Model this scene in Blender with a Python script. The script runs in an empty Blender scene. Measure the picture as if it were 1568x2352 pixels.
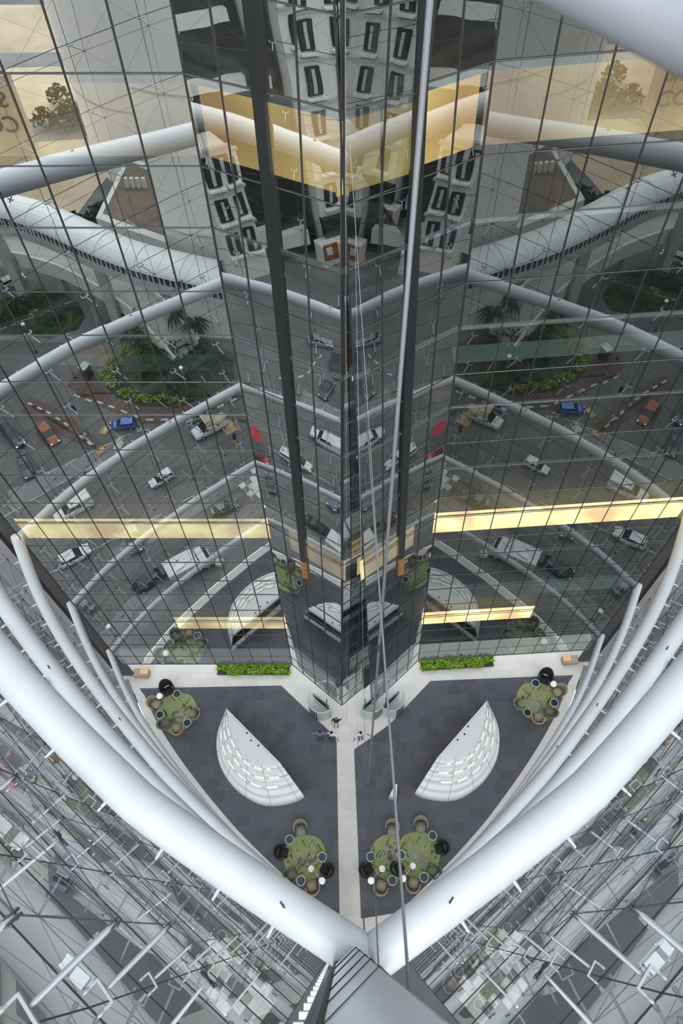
import bpy, bmesh, math, random
from mathutils import Vector, Matrix
random.seed(7)
C = bpy.context.scene.collection
PI = math.pi
H = 40.0

# ------------------------------------------------------------------ materials
def mat(name, col, rough=0.6, metal=0.0, noise=0.0, nscale=4.0, emit=0.0, spec=0.5):
    m = bpy.data.materials.new(name); m.use_nodes = True
    nt = m.node_tree; b = nt.nodes['Principled BSDF']
    b.inputs['Base Color'].default_value = (*col, 1)
    b.inputs['Roughness'].default_value = rough
    b.inputs['Metallic'].default_value = metal
    b.inputs['Specular IOR Level'].default_value = spec
    if emit:
        b.inputs['Emission Color'].default_value = (*col, 1)
        b.inputs['Emission Strength'].default_value = emit
    if noise:
        tc = nt.nodes.new('ShaderNodeTexCoord'); n = nt.nodes.new('ShaderNodeTexNoise')
        n.inputs['Scale'].default_value = nscale; n.inputs['Detail'].default_value = 5
        r = nt.nodes.new('ShaderNodeValToRGB')
        r.color_ramp.elements[0].position = 0.3; r.color_ramp.elements[1].position = 0.7
        r.color_ramp.elements[0].color = (*[max(0, c * (1 - noise)) for c in col], 1)
        r.color_ramp.elements[1].color = (*[min(1, c * (1 + noise)) for c in col], 1)
        nt.links.new(tc.outputs['Object'], n.inputs['Vector'])
        nt.links.new(n.outputs['Fac'], r.inputs['Fac'])
        nt.links.new(r.outputs['Color'], b.inputs['Base Color'])
    return m

def tile_mat(name, c1, c2, mortar, w, h, rough=0.45, msize=0.012, rot=0.0, var=0.25):
    m = bpy.data.materials.new(name); m.use_nodes = True
    nt = m.node_tree; b = nt.nodes['Principled BSDF']
    tc = nt.nodes.new('ShaderNodeTexCoord'); mp = nt.nodes.new('ShaderNodeMapping')
    mp.inputs['Rotation'].default_value = (0, 0, rot)
    br = nt.nodes.new('ShaderNodeTexBrick')
    br.inputs['Color1'].default_value = (*c1, 1); br.inputs['Color2'].default_value = (*c2, 1)
    br.inputs['Mortar'].default_value = (*mortar, 1)
    br.inputs['Scale'].default_value = 1.0; br.inputs['Mortar Size'].default_value = msize
    br.inputs['Brick Width'].default_value = w; br.inputs['Row Height'].default_value = h
    n = nt.nodes.new('ShaderNodeTexNoise'); n.inputs['Scale'].default_value = 1.3; n.inputs['Detail'].default_value = 6
    mx = nt.nodes.new('ShaderNodeMixRGB'); mx.blend_type = 'MULTIPLY'; mx.inputs['Fac'].default_value = var
    nt.links.new(tc.outputs['Object'], mp.inputs['Vector'])
    nt.links.new(mp.outputs['Vector'], br.inputs['Vector'])
    nt.links.new(tc.outputs['Object'], n.inputs['Vector'])
    nt.links.new(br.outputs['Color'], mx.inputs['Color1']); nt.links.new(n.outputs['Color'], mx.inputs['Color2'])
    nt.links.new(mx.outputs['Color'], b.inputs['Base Color'])
    b.inputs['Roughness'].default_value = rough
    return m

def glass_mat(name, refl, tint, gloss=(0.92, 0.95, 0.95), fres=False, wavy=0.0, wscale=1.2, ior=5.0, base=0.0):
    m = bpy.data.materials.new(name); m.use_nodes = True
    nt = m.node_tree; nt.nodes.clear()
    out = nt.nodes.new('ShaderNodeOutputMaterial'); mix = nt.nodes.new('ShaderNodeMixShader')
    tr = nt.nodes.new('ShaderNodeBsdfTransparent'); tr.inputs['Color'].default_value = (*tint, 1)
    gl = nt.nodes.new('ShaderNodeBsdfGlossy'); gl.inputs['Color'].default_value = (*gloss, 1); gl.inputs['Roughness'].default_value = 0.0
    nt.links.new(tr.outputs[0], mix.inputs[1]); nt.links.new(gl.outputs[0], mix.inputs[2])
    nt.links.new(mix.outputs[0], out.inputs['Surface'])
    if fres:
        lw = nt.nodes.new('ShaderNodeLayerWeight'); lw.inputs['Blend'].default_value = 0.5
        fr = nt.nodes.new('ShaderNodeMath'); fr.operation = 'POWER'; fr.inputs[1].default_value = ior
        nt.links.new(lw.outputs['Facing'], fr.inputs[0])
        ad = nt.nodes.new('ShaderNodeMath'); ad.operation = 'MULTIPLY_ADD'; ad.use_clamp = True
        ad.inputs[1].default_value = refl; ad.inputs[2].default_value = base
        nt.links.new(fr.outputs[0], ad.inputs[0]); nt.links.new(ad.outputs[0], mix.inputs['Fac'])
    else:
        mix.inputs['Fac'].default_value = refl
    if wavy:
        tc = nt.nodes.new('ShaderNodeTexCoord'); n = nt.nodes.new('ShaderNodeTexNoise')
        n.inputs['Scale'].default_value = wscale; n.inputs['Detail'].default_value = 1.0
        bp = nt.nodes.new('ShaderNodeBump'); bp.inputs['Strength'].default_value = 1.0; bp.inputs['Distance'].default_value = wavy
        nt.links.new(tc.outputs['Object'], n.inputs['Vector']); nt.links.new(n.outputs['Fac'], bp.inputs['Height'])
        nt.links.new(bp.outputs[0], gl.inputs['Normal'])
    return m

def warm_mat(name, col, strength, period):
    """emissive panel: uneven lamp glow of a lit room painted in by noise"""
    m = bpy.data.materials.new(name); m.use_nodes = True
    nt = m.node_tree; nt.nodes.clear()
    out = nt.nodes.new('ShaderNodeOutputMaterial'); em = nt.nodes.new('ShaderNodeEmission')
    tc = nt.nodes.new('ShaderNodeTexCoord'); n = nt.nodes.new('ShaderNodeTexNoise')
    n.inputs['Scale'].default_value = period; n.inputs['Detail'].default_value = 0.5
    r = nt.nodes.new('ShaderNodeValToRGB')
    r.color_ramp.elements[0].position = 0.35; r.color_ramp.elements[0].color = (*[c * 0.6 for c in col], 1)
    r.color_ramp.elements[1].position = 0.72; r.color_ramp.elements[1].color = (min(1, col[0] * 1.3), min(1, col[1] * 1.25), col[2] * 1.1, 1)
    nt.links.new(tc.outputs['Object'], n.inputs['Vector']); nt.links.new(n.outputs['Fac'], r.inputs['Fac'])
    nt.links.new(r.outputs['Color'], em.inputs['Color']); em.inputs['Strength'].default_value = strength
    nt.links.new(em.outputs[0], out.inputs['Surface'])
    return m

M = {}
M['white'] = mat('white paint', (0.68, 0.70, 0.735), 0.38, noise=0.035, nscale=1.5)
M['white2'] = mat('white shell', (0.88, 0.89, 0.90), 0.35)
M['steel'] = mat('brushed steel', (0.36, 0.37, 0.39), 0.4, 0.5)
M['pale_steel'] = mat('pale steel', (0.74, 0.75, 0.77), 0.35, 0.2)
M['dark_steel'] = mat('dark steel', (0.06, 0.062, 0.066), 0.4, 0.4)
M['cable'] = mat('cable steel', (0.12, 0.12, 0.125), 0.45, 0.5)
M['gasket'] = mat('black gasket', (0.015, 0.015, 0.017), 0.5)
M['slate'] = tile_mat('slate tiles', (0.085, 0.086, 0.104), (0.125, 0.126, 0.148), (0.14, 0.14, 0.16), 0.75, 0.62, 0.5, 0.008)
M['stone'] = tile_mat('pale stone tiles', (0.80, 0.765, 0.72), (0.74, 0.71, 0.68), (0.62, 0.60, 0.58), 0.9, 0.45, 0.35, 0.006, var=0.1)
M['asphalt'] = mat('asphalt', (0.165, 0.162, 0.16), 0.85, noise=0.18, nscale=0.35)
M['asphalt2'] = mat('worn asphalt', (0.25, 0.25, 0.25), 0.85, noise=0.15, nscale=0.5)
M['brickpave'] = tile_mat('red brick paving', (0.20, 0.125, 0.105), (0.165, 0.11, 0.095), (0.13, 0.1, 0.09), 0.3, 0.15, 0.8)
M['tanpave'] = tile_mat('tan paving', (0.36, 0.31, 0.26), (0.32, 0.28, 0.24), (0.24, 0.21, 0.19), 0.6, 0.6, 0.7, 0.01)
M['greypave'] = tile_mat('grey paving slabs', (0.30, 0.30, 0.30), (0.25, 0.25, 0.25), (0.18, 0.18, 0.18), 0.8, 0.8, 0.7, 0.012)
M['marking'] = mat('road paint', (0.62, 0.62, 0.60), 0.7, noise=0.2, nscale=3)
M['kerb_dark'] = mat('kerb black', (0.03, 0.03, 0.03), 0.7)
M['lawn'] = mat('lawn', (0.045, 0.075, 0.03), 0.9, noise=0.5, nscale=1.5)
M['bush'] = mat('bush leaves', (0.035, 0.062, 0.03), 0.8, noise=0.5, nscale=3)
M['limehedge'] = mat('lime hedge', (0.30, 0.36, 0.06), 0.8, noise=0.45, nscale=4)
M['planter'] = mat('bright planting', (0.22, 0.38, 0.02), 0.7, noise=0.7, nscale=7)
M['blossom'] = mat('white blossom', (0.75, 0.72, 0.7), 0.7)
M['trunk'] = mat('trunk bark', (0.12, 0.09, 0.06), 0.9)
M['sand'] = mat('sandy ground', (0.60, 0.48, 0.34), 0.95, noise=0.22, nscale=0.15)
M['cream'] = mat('cream render', (0.90, 0.86, 0.81), 0.8, noise=0.05, nscale=0.3)
M['cream2'] = mat('pale plaster', (0.84, 0.82, 0.78), 0.8, noise=0.04, nscale=0.5)
M['concrete'] = mat('concrete', (0.52, 0.51, 0.49), 0.85, noise=0.12, nscale=0.6)
M['brownroof'] = mat('brown roof', (0.22, 0.17, 0.14), 0.9, noise=0.15, nscale=1)
M['darkglass'] = mat('dark glazing', (0.025, 0.035, 0.037), 0.12, spec=0.7)
M['dark'] = mat('dark interior', (0.06, 0.062, 0.060), 0.8)
M['darkpanel'] = mat('dark brown cladding', (0.085, 0.08, 0.078), 0.55, noise=0.06, nscale=1)
M['pilaster'] = mat('charcoal column', (0.022, 0.023, 0.024), 0.3)
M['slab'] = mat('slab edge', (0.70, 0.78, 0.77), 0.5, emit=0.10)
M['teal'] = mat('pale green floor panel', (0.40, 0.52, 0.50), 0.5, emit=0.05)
M['warm'] = warm_mat('warm painted glow', (1.0, 0.66, 0.33), 5.0, 0.9)
M['warm_dim'] = warm_mat('warm painted glow dim', (0.95, 0.64, 0.38), 1.1, 0.5)
M['amber'] = warm_mat('amber painted glow', (1.0, 0.58, 0.22), 2.2, 0.5)
M['mullion'] = mat('mullion grey', (0.06, 0.062, 0.064), 0.45, 0.3)
M['transom'] = mat('transom grey', (0.12, 0.125, 0.125), 0.45, 0.4)
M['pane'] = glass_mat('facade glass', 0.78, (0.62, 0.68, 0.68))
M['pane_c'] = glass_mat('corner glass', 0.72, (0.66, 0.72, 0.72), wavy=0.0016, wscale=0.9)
M['pane_r'] = glass_mat('dimmed facade glass', 0.44, (0.55, 0.58, 0.57), gloss=(0.74, 0.78, 0.77))  # facade glass copy darkened to imitate the dimmer mirror image on the right
M['pane_rc'] = glass_mat('dimmed corner glass', 0.46, (0.58, 0.64, 0.64), gloss=(0.86, 0.88, 0.88), wavy=0.0022, wscale=0.9)  # corner glass copy, mirror-image dimming likewise put into its colour
M['netglass'] = glass_mat('clear wall glass', 0.85, (0.95, 0.97, 0.965), fres=True, ior=4.5, base=0.04)
M['curvedglass'] = glass_mat('curved door glass', 0.7, (0.78, 0.88, 0.86), fres=True, ior=4.0, base=0.14)
M['rug'] = mat('green rug', (0.32, 0.345, 0.16), 0.95, noise=0.13, nscale=2.2)
M['rug_dark'] = mat('dark green rug strokes', (0.09, 0.14, 0.03), 0.95, noise=0.4, nscale=6)
M['rug_grey'] = mat('grey rug print', (0.30, 0.30, 0.24), 0.95, noise=0.25, nscale=7)
M['tan'] = mat('tan fabric', (0.42, 0.34, 0.25), 0.9)
M['olive'] = mat('olive grey fabric', (0.20, 0.20, 0.155), 0.9)
M['taupe'] = mat('grey taupe fabric', (0.27, 0.26, 0.21), 0.9)
M['blackfab'] = mat('black fabric', (0.018, 0.018, 0.022), 0.85)
M['tabledark'] = mat('dark tabletop', (0.02, 0.03, 0.035), 0.15)
M['tablerim'] = mat('pale table rim', (0.62, 0.70, 0.72), 0.4)
M['lampwhite'] = mat('lamp white', (0.9, 0.89, 0.85), 0.5, emit=0.25)
M['timber'] = mat('orange timber', (0.34, 0.17, 0.07), 0.5, noise=0.2)
M['bracket'] = mat('bracket steel', (0.46, 0.47, 0.49), 0.4, 0.3)
M['shelllight'] = mat('lit shell strip', (1.0, 0.97, 0.88), 0.5, emit=0.25)
M['seam'] = mat('grey seam', (0.45, 0.46, 0.48), 0.6)
M['louvre'] = mat('charcoal louvres', (0.035, 0.04, 0.045), 0.4)
M['frost'] = mat('frosted panel', (0.55, 0.60, 0.59), 0.5)
M['skin'] = mat('skin', (0.50, 0.31, 0.22), 0.6)
M['skin2'] = mat('dark skin', (0.22, 0.12, 0.08), 0.6)
M['hair'] = mat('black hair', (0.012, 0.011, 0.011), 0.7)
M['hairgrey'] = mat('light brown hair', (0.25, 0.16, 0.1), 0.7)
M['blueshirt'] = mat('blue shirt', (0.20, 0.23, 0.50), 0.85)
M['whiteshirt'] = mat('white shirt', (0.78, 0.78, 0.80), 0.85)
M['blackshirt'] = mat('black shirt', (0.015, 0.015, 0.018), 0.85)
M['jeans'] = mat('dark jeans', (0.05, 0.07, 0.14), 0.9)
M['lightjeans'] = mat('light blue jeans', (0.42, 0.50, 0.58), 0.9)
M['tyre'] = mat('tyre rubber', (0.015, 0.015, 0.015), 0.8)
M['carglass'] = mat('car glass', (0.02, 0.025, 0.028), 0.08, spec=0.8)
M['headlamp'] = mat('headlamp', (0.9, 0.88, 0.8), 0.2, emit=0.6)
M['taillamp'] = mat('tail lamp', (0.5, 0.02, 0.015), 0.3, emit=0.3)
M['cardboard'] = mat('brown cardboard', (0.55, 0.36, 0.17), 0.9, noise=0.15, nscale=2)
M['canvas'] = mat('pale tarpaulin', (0.66, 0.56, 0.42), 0.9, noise=0.15, nscale=3)
M['rail'] = mat('grey handrail paint', (0.30, 0.31, 0.35), 0.4)
M['rodgrey'] = mat('grey rod', (0.20, 0.20, 0.215), 0.4, 0.3)
M['cladding'] = mat('satin column cladding', (0.56, 0.58, 0.62), 0.3, 0.3, noise=0.06, nscale=1.2)
M['yellow'] = mat('signal yellow', (0.7, 0.5, 0.05), 0.6)
M['purple'] = mat('purple awning', (0.26, 0.24, 0.34), 0.7)
M['redcloth'] = mat('red canopy', (0.45, 0.04, 0.05), 0.7)
M['signred'] = mat('rust poster', (0.35, 0.12, 0.05), 0.6, noise=0.6, nscale=3)
CARCOL = {k: mat('car ' + k, v, 0.25, 0.3 if k not in ('white',) else 0.0, spec=0.6) for k, v in dict(
    white=(0.78, 0.79, 0.80), silver=(0.42, 0.43, 0.45), darkgrey=(0.09, 0.095, 0.115), rust=(0.27, 0.085, 0.045),
    blue=(0.05, 0.12, 0.42), steelblue=(0.14, 0.16, 0.21), teal=(0.11, 0.15, 0.16), black=(0.03, 0.035, 0.045), red=(0.32, 0.03, 0.04)).items()}

# ------------------------------------------------------------------ mesh helpers
def obj(name, bm, m, parent=None, loc=None, smooth=False):
    me = bpy.data.meshes.new(name); bm.to_mesh(me); bm.free()
    if smooth:
        for p in me.polygons: p.use_smooth = True
    o = bpy.data.objects.new(name, me); C.objects.link(o)
    for mm in (m if isinstance(m, (list, tuple)) else [m]): me.materials.append(mm)
    if parent is not None: o.parent = parent
    if loc is not None: o.location = loc
    return o

def box(bm, cx, cy, cz, sx, sy, sz, rz=0.0, mi=0):
    r = bmesh.ops.create_cube(bm, size=1.0)
    bmesh.ops.scale(bm, vec=(sx, sy, sz), verts=r['verts'])
    if rz: bmesh.ops.rotate(bm, cent=(0, 0, 0), matrix=Matrix.Rotation(rz, 3, 'Z'), verts=r['verts'])
    bmesh.ops.translate(bm, vec=(cx, cy, cz), verts=r['verts'])
    if mi:
        for f in {f for v in r['verts'] for f in v.link_faces}: f.material_index = mi
    return r['verts']

def tube(bm, pts, rad, n=12, cap=True):
    pts = [Vector(p) for p in pts]
    rads = rad if isinstance(rad, (list, tuple)) else [rad] * len(pts)
    rings = []; up = Vector((0, 0, 1))
    for i, p in enumerate(pts):
        d = (pts[min(i + 1, len(pts) - 1)] - pts[max(i - 1, 0)]).normalized()
        u = up if abs(d.dot(up)) < 0.95 else Vector((0, 1, 0))
        a = d.cross(u).normalized(); b = a.cross(d).normalized()
        rings.append([bm.verts.new(p + (a * math.cos(2 * PI * k / n) + b * math.sin(2 * PI * k / n)) * rads[i]) for k in range(n)])
    for r0, r1 in zip(rings, rings[1:]):
        for k in range(n):
            bm.faces.new((r0[k], r0[(k + 1) % n], r1[(k + 1) % n], r1[k]))
    if cap:
        bm.faces.new(rings[0][::-1]); bm.faces.new(rings[-1])

def prism(bm, pts, z0, z1):
    """closed polygon (x, y) list between two heights"""
    a = sum(p[0] * q[1] - q[0] * p[1] for p, q in zip(pts, pts[1:] + pts[:1]))
    if a < 0: pts = pts[::-1]
    lo = [bm.verts.new((p[0], p[1], z0)) for p in pts]; hi = [bm.verts.new((p[0], p[1], z1)) for p in pts]
    bm.faces.new(hi); bm.faces.new(lo[::-1])
    n = len(pts)
    for i in range(n): bm.faces.new((lo[i], lo[(i + 1) % n], hi[(i + 1) % n], hi[i]))

def lathe(bm, prof, n=24, c=(0, 0, 0)):
    rings = []
    for r, z in prof:
        rings.append([bm.verts.new((c[0] + r * math.cos(2 * PI * k / n), c[1] + r * math.sin(2 * PI * k / n), c[2] + z)) for k in range(n)])
    for a, b in zip(rings, rings[1:]):
        for k in range(n): bm.faces.new((a[k], a[(k + 1) % n], b[(k + 1) % n], b[k]))
    bm.faces.new(rings[0][::-1]); bm.faces.new(rings[-1])

def quad(bm, a, b, c, d):
    bm.faces.new([bm.verts.new(p) for p in (a, b, c, d)])

def bev(bm, w, seg=2):
    bmesh.ops.bevel(bm, geom=list(bm.edges), offset=w, segments=seg, affect='EDGES', clamp_overlap=True)

def new(): return bmesh.new()

LABELS = {}      # root -> label template with {s} for left / right
def thing(name, label, cat, loc=(0, 0, 0), rz=0.0, group=None):
    o = bpy.data.objects.new(name, None); C.objects.link(o); o.empty_display_size = 0.2
    o.location = loc; o.rotation_euler = (0, 0, rz)
    return tag(o, label, cat, group)
def tag(o, label, cat, group=None, kind=None):
    o['label'] = label; o['category'] = cat
    if group: o['group'] = group
    if kind: o['kind'] = kind
    return o
def struct(name, bm, m, parent=None, smooth=False):
    o = obj(name, bm, m, parent, smooth=smooth); o['kind'] = 'structure'; return o
def sempty(name):
    o = bpy.data.objects.new(name, None); C.objects.link(o); o['kind'] = 'structure'; return o
MIRROR = []      # roots that the glass beside the camera repeats on the right half
def both(o): MIRROR.append(o); return o

def reflect_matrix(n, c):
    n = Vector(n).normalized(); p0 = Vector((0, 0, H)) + n * c
    R = Matrix.Identity(3) - 2 * Matrix([[n[i] * n[j] for j in range(3)] for i in range(3)])
    t = p0 - R @ p0
    out = R.to_4x4(); out.translation = t
    return out
M2 = reflect_matrix((1, 0.02267, 0.02616), 0.0886)
M1 = reflect_matrix((1, 0.0, 0.0075), -0.04)

KIDS = {}
def index_children():
    KIDS.clear()
    for o in bpy.data.objects:
        if o.parent is not None: KIDS.setdefault(o.parent.name, []).append(o)
def copy_tree(o, mtx=None, parent=None, swap=None):
    c = o.copy(); C.objects.link(c)
    if parent is not None: c.parent = parent
    if mtx is not None: c.matrix_basis = mtx @ o.matrix_basis
    if swap and o.type == 'MESH':
        for i, s in enumerate(o.material_slots):
            if s.material and s.material.name in swap:
                c.material_slots[i].link = 'OBJECT'; c.material_slots[i].material = swap[s.material.name]
    for ch in KIDS.get(o.name, []): copy_tree(ch, None, c, swap)
    return c

# ------------------------------------------------------------------ plan of the sloping-in-plan glass wall
PC = [(-12.6, 13.15), (-11.6, 11.35), (-10.65, 9.9), (-9.5, 8.45), (-8.3, 7.1), (-7.0, 5.75), (-5.6, 4.4), (-3.6, 2.72), (-1.7, 1.28), (0.0, 0.05)]
def catmull(P, n):
    out = []
    Q = [Vector((2 * P[0][0] - P[1][0], 2 * P[0][1] - P[1][1]))] + [Vector(p) for p in P] + [Vector((2 * P[-1][0] - P[-2][0], 2 * P[-1][1] - P[-2][1]))]
    for i in range(1, len(Q) - 2):
        p0, p1, p2, p3 = Q[i - 1:i + 3]
        for k in range(n):
            t = k / n
            out.append(0.5 * (2 * p1 + (p2 - p0) * t + (2 * p0 - 5 * p1 + 4 * p2 - p3) * t * t + (3 * p1 - p0 - 3 * p2 + p3) * t ** 3))
    out.append(Q[-2]); return out
CURVE = catmull(PC, 6)
def offset(curve, d):
    out = []
    for i, p in enumerate(curve):
        t = (curve[min(i + 1, len(curve) - 1)] - curve[max(i - 1, 0)]).normalized()
        out.append(p + Vector((t.y, -t.x)) * d)        # outward is down-left in plan
    return out
def resample(curve, ss):
    L = [0.0]
    for a, b in zip(curve, curve[1:]): L.append(L[-1] + (b - a).length)
    out = []
    for s in ss:
        s = min(max(s, 0), L[-1])
        for i in range(len(L) - 1):
            if L[i + 1] >= s:
                f = (s - L[i]) / max(L[i + 1] - L[i], 1e-9); out.append(curve[i].lerp(curve[i + 1], f)); break
    return out
def clen(curve): return sum((b - a).length for a, b in zip(curve, curve[1:]))

# ------------------------------------------------------------------ floor and street ground
bm = new(); prism(bm, [(-13.6, 15.5), (-13.6, 13.6)] + [(p.x, p.y) for p in offset(CURVE, 0.15)][3:] + [(1.10, -0.6), (0.80, 15.5)], -0.3, 0.0)
floor_pale = both(struct('floor', bm, M['stone']))
DARK = [(-12.0, 12.5), (-3.6, 12.67), (-0.33, 9.66), (-0.28, 9.4), (-0.1, 0.75)]
edge = [(p.x, p.y) for p in offset(CURVE, -0.34)]
edge = [p for p in edge if p[1] > 0.9 and p[1] < 12.3][::-1]
bm = new(); prism(bm, DARK + edge, 0.0, 0.02)
struct('floor_dark_tiles', bm, M['slate'])
bm = new(); prism(bm, [(-12.0, 12.5), (-3.6, 12.67), (-1.0, 10.3), (0.1, 9.6), (1.15, 9.0), (1.25, 0.75)] + edge, 0.0, 0.025)
fdr = struct('floor_dark_tiles', bm, M['slate']); fdr.matrix_basis = M2
bm = new(); prism(bm, [(-3, -3.5), (4.5, -3.5), (4.5, 16), (-3, 16)], -0.9, -0.5); struct('ground_base', bm, M['stone'])
# raised stone kerb under the glass wall
kc = offset(CURVE, 0.95)
bm = new()
a = offset(CURVE, 0.2); b = offset(CURVE, 2.0)
prism(bm, [(p.x, p.y) for p in a] + [(p.x, p.y) for p in b[::-1]], -0.02, 0.05)
both(struct('trim_1', bm, M['greypave']))
# street ground, clipped at the mirror seam
GZ = -0.06
bm = new(); prism(bm, [(-130, -130), (1.1 + 0.0227 * 130, -130), (1.1, -1.2), (-1.3, -1.2), (-12.4, 11.0), (-11.5, 13.0), (-11.5, 60), (-130, 60)], GZ - 0.3, GZ)
both(struct('ground', bm, M['asphalt']))
def patch(name, pts, m, z=0.0, th=0.03):
    b_ = new(); prism(b_, pts, GZ, GZ + th + z); return both(struct(name, b_, m))
patch('pavement_paving', [(-14.8, 12.6), (-13.2, 9.6), (-10.3, 6.2), (-6.5, 2.4), (-3.4, -0.3), (-1.8, -1.5), (-2.6, -2.4), (-4.4, -1.0), (-7.5, 1.2), (-11.2, 5.0), (-14.2, 8.4), (-16.4, 12.6)], M['greypave'])
patch('road_worn_lane', [(-23.5, -0.6), (-16.2, -5.5), (-15.2, -4.4), (-22.5, 0.7)], M['asphalt2'], 0.005)
patch('road_worn_lane', [(-15.5, 4.2), (-5.8, -3.6), (-5.0, -2.7), (-14.8, 5.2)], M['asphalt2'], 0.005)
patch('pavement_brick', [(-24.5, -8.0), (-17.8, -3.9), (-17.2, -4.6), (-20.2, -7.2), (-24.0, -9.2)], M['brickpave'], 0.02)
patch('pavement_brick', [(-21.5, -10.6), (-17.7, -8.0), (-14.9, -6.7), (-12.5, -6.9), (-7.6, -9.2), (-7.6, -10.8), (-10.2, -9.5), (-12.7, -8.2), (-15.1, -8.2), (-18.6, -10.2), (-20.0, -12.6)], M['brickpave'], 0.02)
patch('pavement_tan', [(-24.0, -12.6), (-19.0, -12.5), (-17.0, -14.7), (-14.4, -16.8), (-10.6, -15.4), (-6.5, -12.0), (-6.0, -17.0), (-16.0, -23.0), (-17.6, -16.2), (-20.6, -14.3)], M['tanpave'], 0.015)
patch('road_side_lane', [(-30, -15.5), (-21.6, -15.0), (-17.4, -19.8), (-12, -24), (-14, -26), (-22.8, -19.0), (-30, -23)], M['asphalt2'], 0.004)
isl = [(-18.9, -11.2), (-18.8, -12.3), (-17.1, -14.5), (-14.5, -16.5), (-10.8, -15.0), (-8.5, -13.0), (-8.2, -11.2), (-10.2, -9.6), (-12.7, -8.3), (-15.1, -8.3), (-17.2, -9.1), (-18.4, -10.3)]
patch('lawn_island', isl, M['lawn'], 0.06)
patch('lawn_circle', [(-29.2, -20.1), (-25.8, -21.6), (-22.6, -20.0), (-21.4, -18.0), (-21.7, -16.4), (-23.7, -15.6), (-28.1, -16.0)], M['lawn'], 0.06)
patch('lawn_verge', [(-7.6, -10.6), (-2.0, -7.0), (-2.0, -14.0), (-6.4, -12.0)], M['lawn'], 0.05)
patch('ground_sand', [(-60, -75), (-24.0, -75), (-22.5, -42.0), (-25.5, -30.0), (-60, -30)], M['sand'], 0.02)
patch('road_far', [(-60, -50), (-26, -47.5), (-25.5, -44.5), (-34, -43.5), (-60, -45)], M['asphalt2'], 0.05)
patch('road_far', [(-60, -62), (-24, -63), (-24, -60), (-60, -58)], M['asphalt2'], 0.05)
# pale chequered slabs beside the apex
bm = new(); bm2 = new()
for i in range(9):
    for j in range(5):
        ux, uy = 0.76, -0.65
        cx = -6.1 + i * 0.47 * ux - j * 0.47 * 0.65; cy = 0.35 + i * 0.47 * uy - j * 0.47 * 0.76
        q = [(cx + a * ux * .46 - b * .65 * .46, cy + a * uy * .46 - b * .76 * .46) for a, b in ((0, 0), (1, 0), (1, 1), (0, 1))]
        prism(bm if (i * 3 + j * 5 + (i * j) % 3) % 2 else bm2, q, GZ, GZ + 0.06)
both(struct('paving_pale_slabs', bm, M['cream2'])); both(struct('paving_grey_slabs', bm2, M['greypave']))
# painted lines
def dashes(name, pts, w, seg, gap, m, z=0.06):
    b_ = new(); c = [Vector(p) for p in pts]; L = clen(c); s = 0
    while s < L:
        p, q = resample(c, [s, min(s + seg, L)])
        d = (q - p)
        if d.length > 0.05:
            n = Vector((-d.y, d.x)).normalized() * w / 2
            prism(b_, [tuple(p + n), tuple(q + n), tuple(q - n), tuple(p - n)], GZ, GZ + z)
        s += seg + gap
    return both(struct(name, b_, m))
kd1 = [(-23.9, -8.5), (-21.1, -7.0), (-18.0, -4.5)]; kd2 = [(-20.7, -9.6), (-17.7, -8.3), (-14.9, -7.0), (-13.2, -7.0), (-10.4, -7.6), (-7.6, -9.4)]
dashes('kerb_line', kd1, 0.17, 0.45, 0.45, M['marking'], 0.10); dashes('kerb_line', kd2, 0.17, 0.55, 0.55, M['marking'], 0.10)
dashes('kerb_dark_line', kd1, 0.16, 20, 1, M['kerb_dark'], 0.09); dashes('kerb_dark_line', kd2, 0.16, 30, 1, M['kerb_dark'], 0.09)
dashes('road_marking', [(-21.0, -2.0), (-19.1, -3.5), (-17.4, -4.7), (-14.8, -6.0), (-12.4, -6.6)], 0.07, 0.9, 0.5, M['marking'])
dashes('road_marking', [(-23.4, 1.6), (-19.0, -2.0), (-15.6, -4.4)], 0.06, 1.6, 0.5, M['marking'])
dashes('road_marking', [(-24.6, 0.2), (-24.8, -2.0), (-26.0, -5.0)], 0.14, 0.6, 0.6, M['marking'])
dashes('road_marking', [(-19.5, 6.2), (-10.0, -0.4), (-6.0, -3.2)], 0.06, 1.8, 1.6, M['marking'])
dashes('kerb_edge', [(-29.0, -16.1), (-23.6, -15.7), (-21.8, -16.5), (-21.5, -18.0), (-22.6, -19.9)], 0.12, 30, 1, M['marking'], 0.1)

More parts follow.
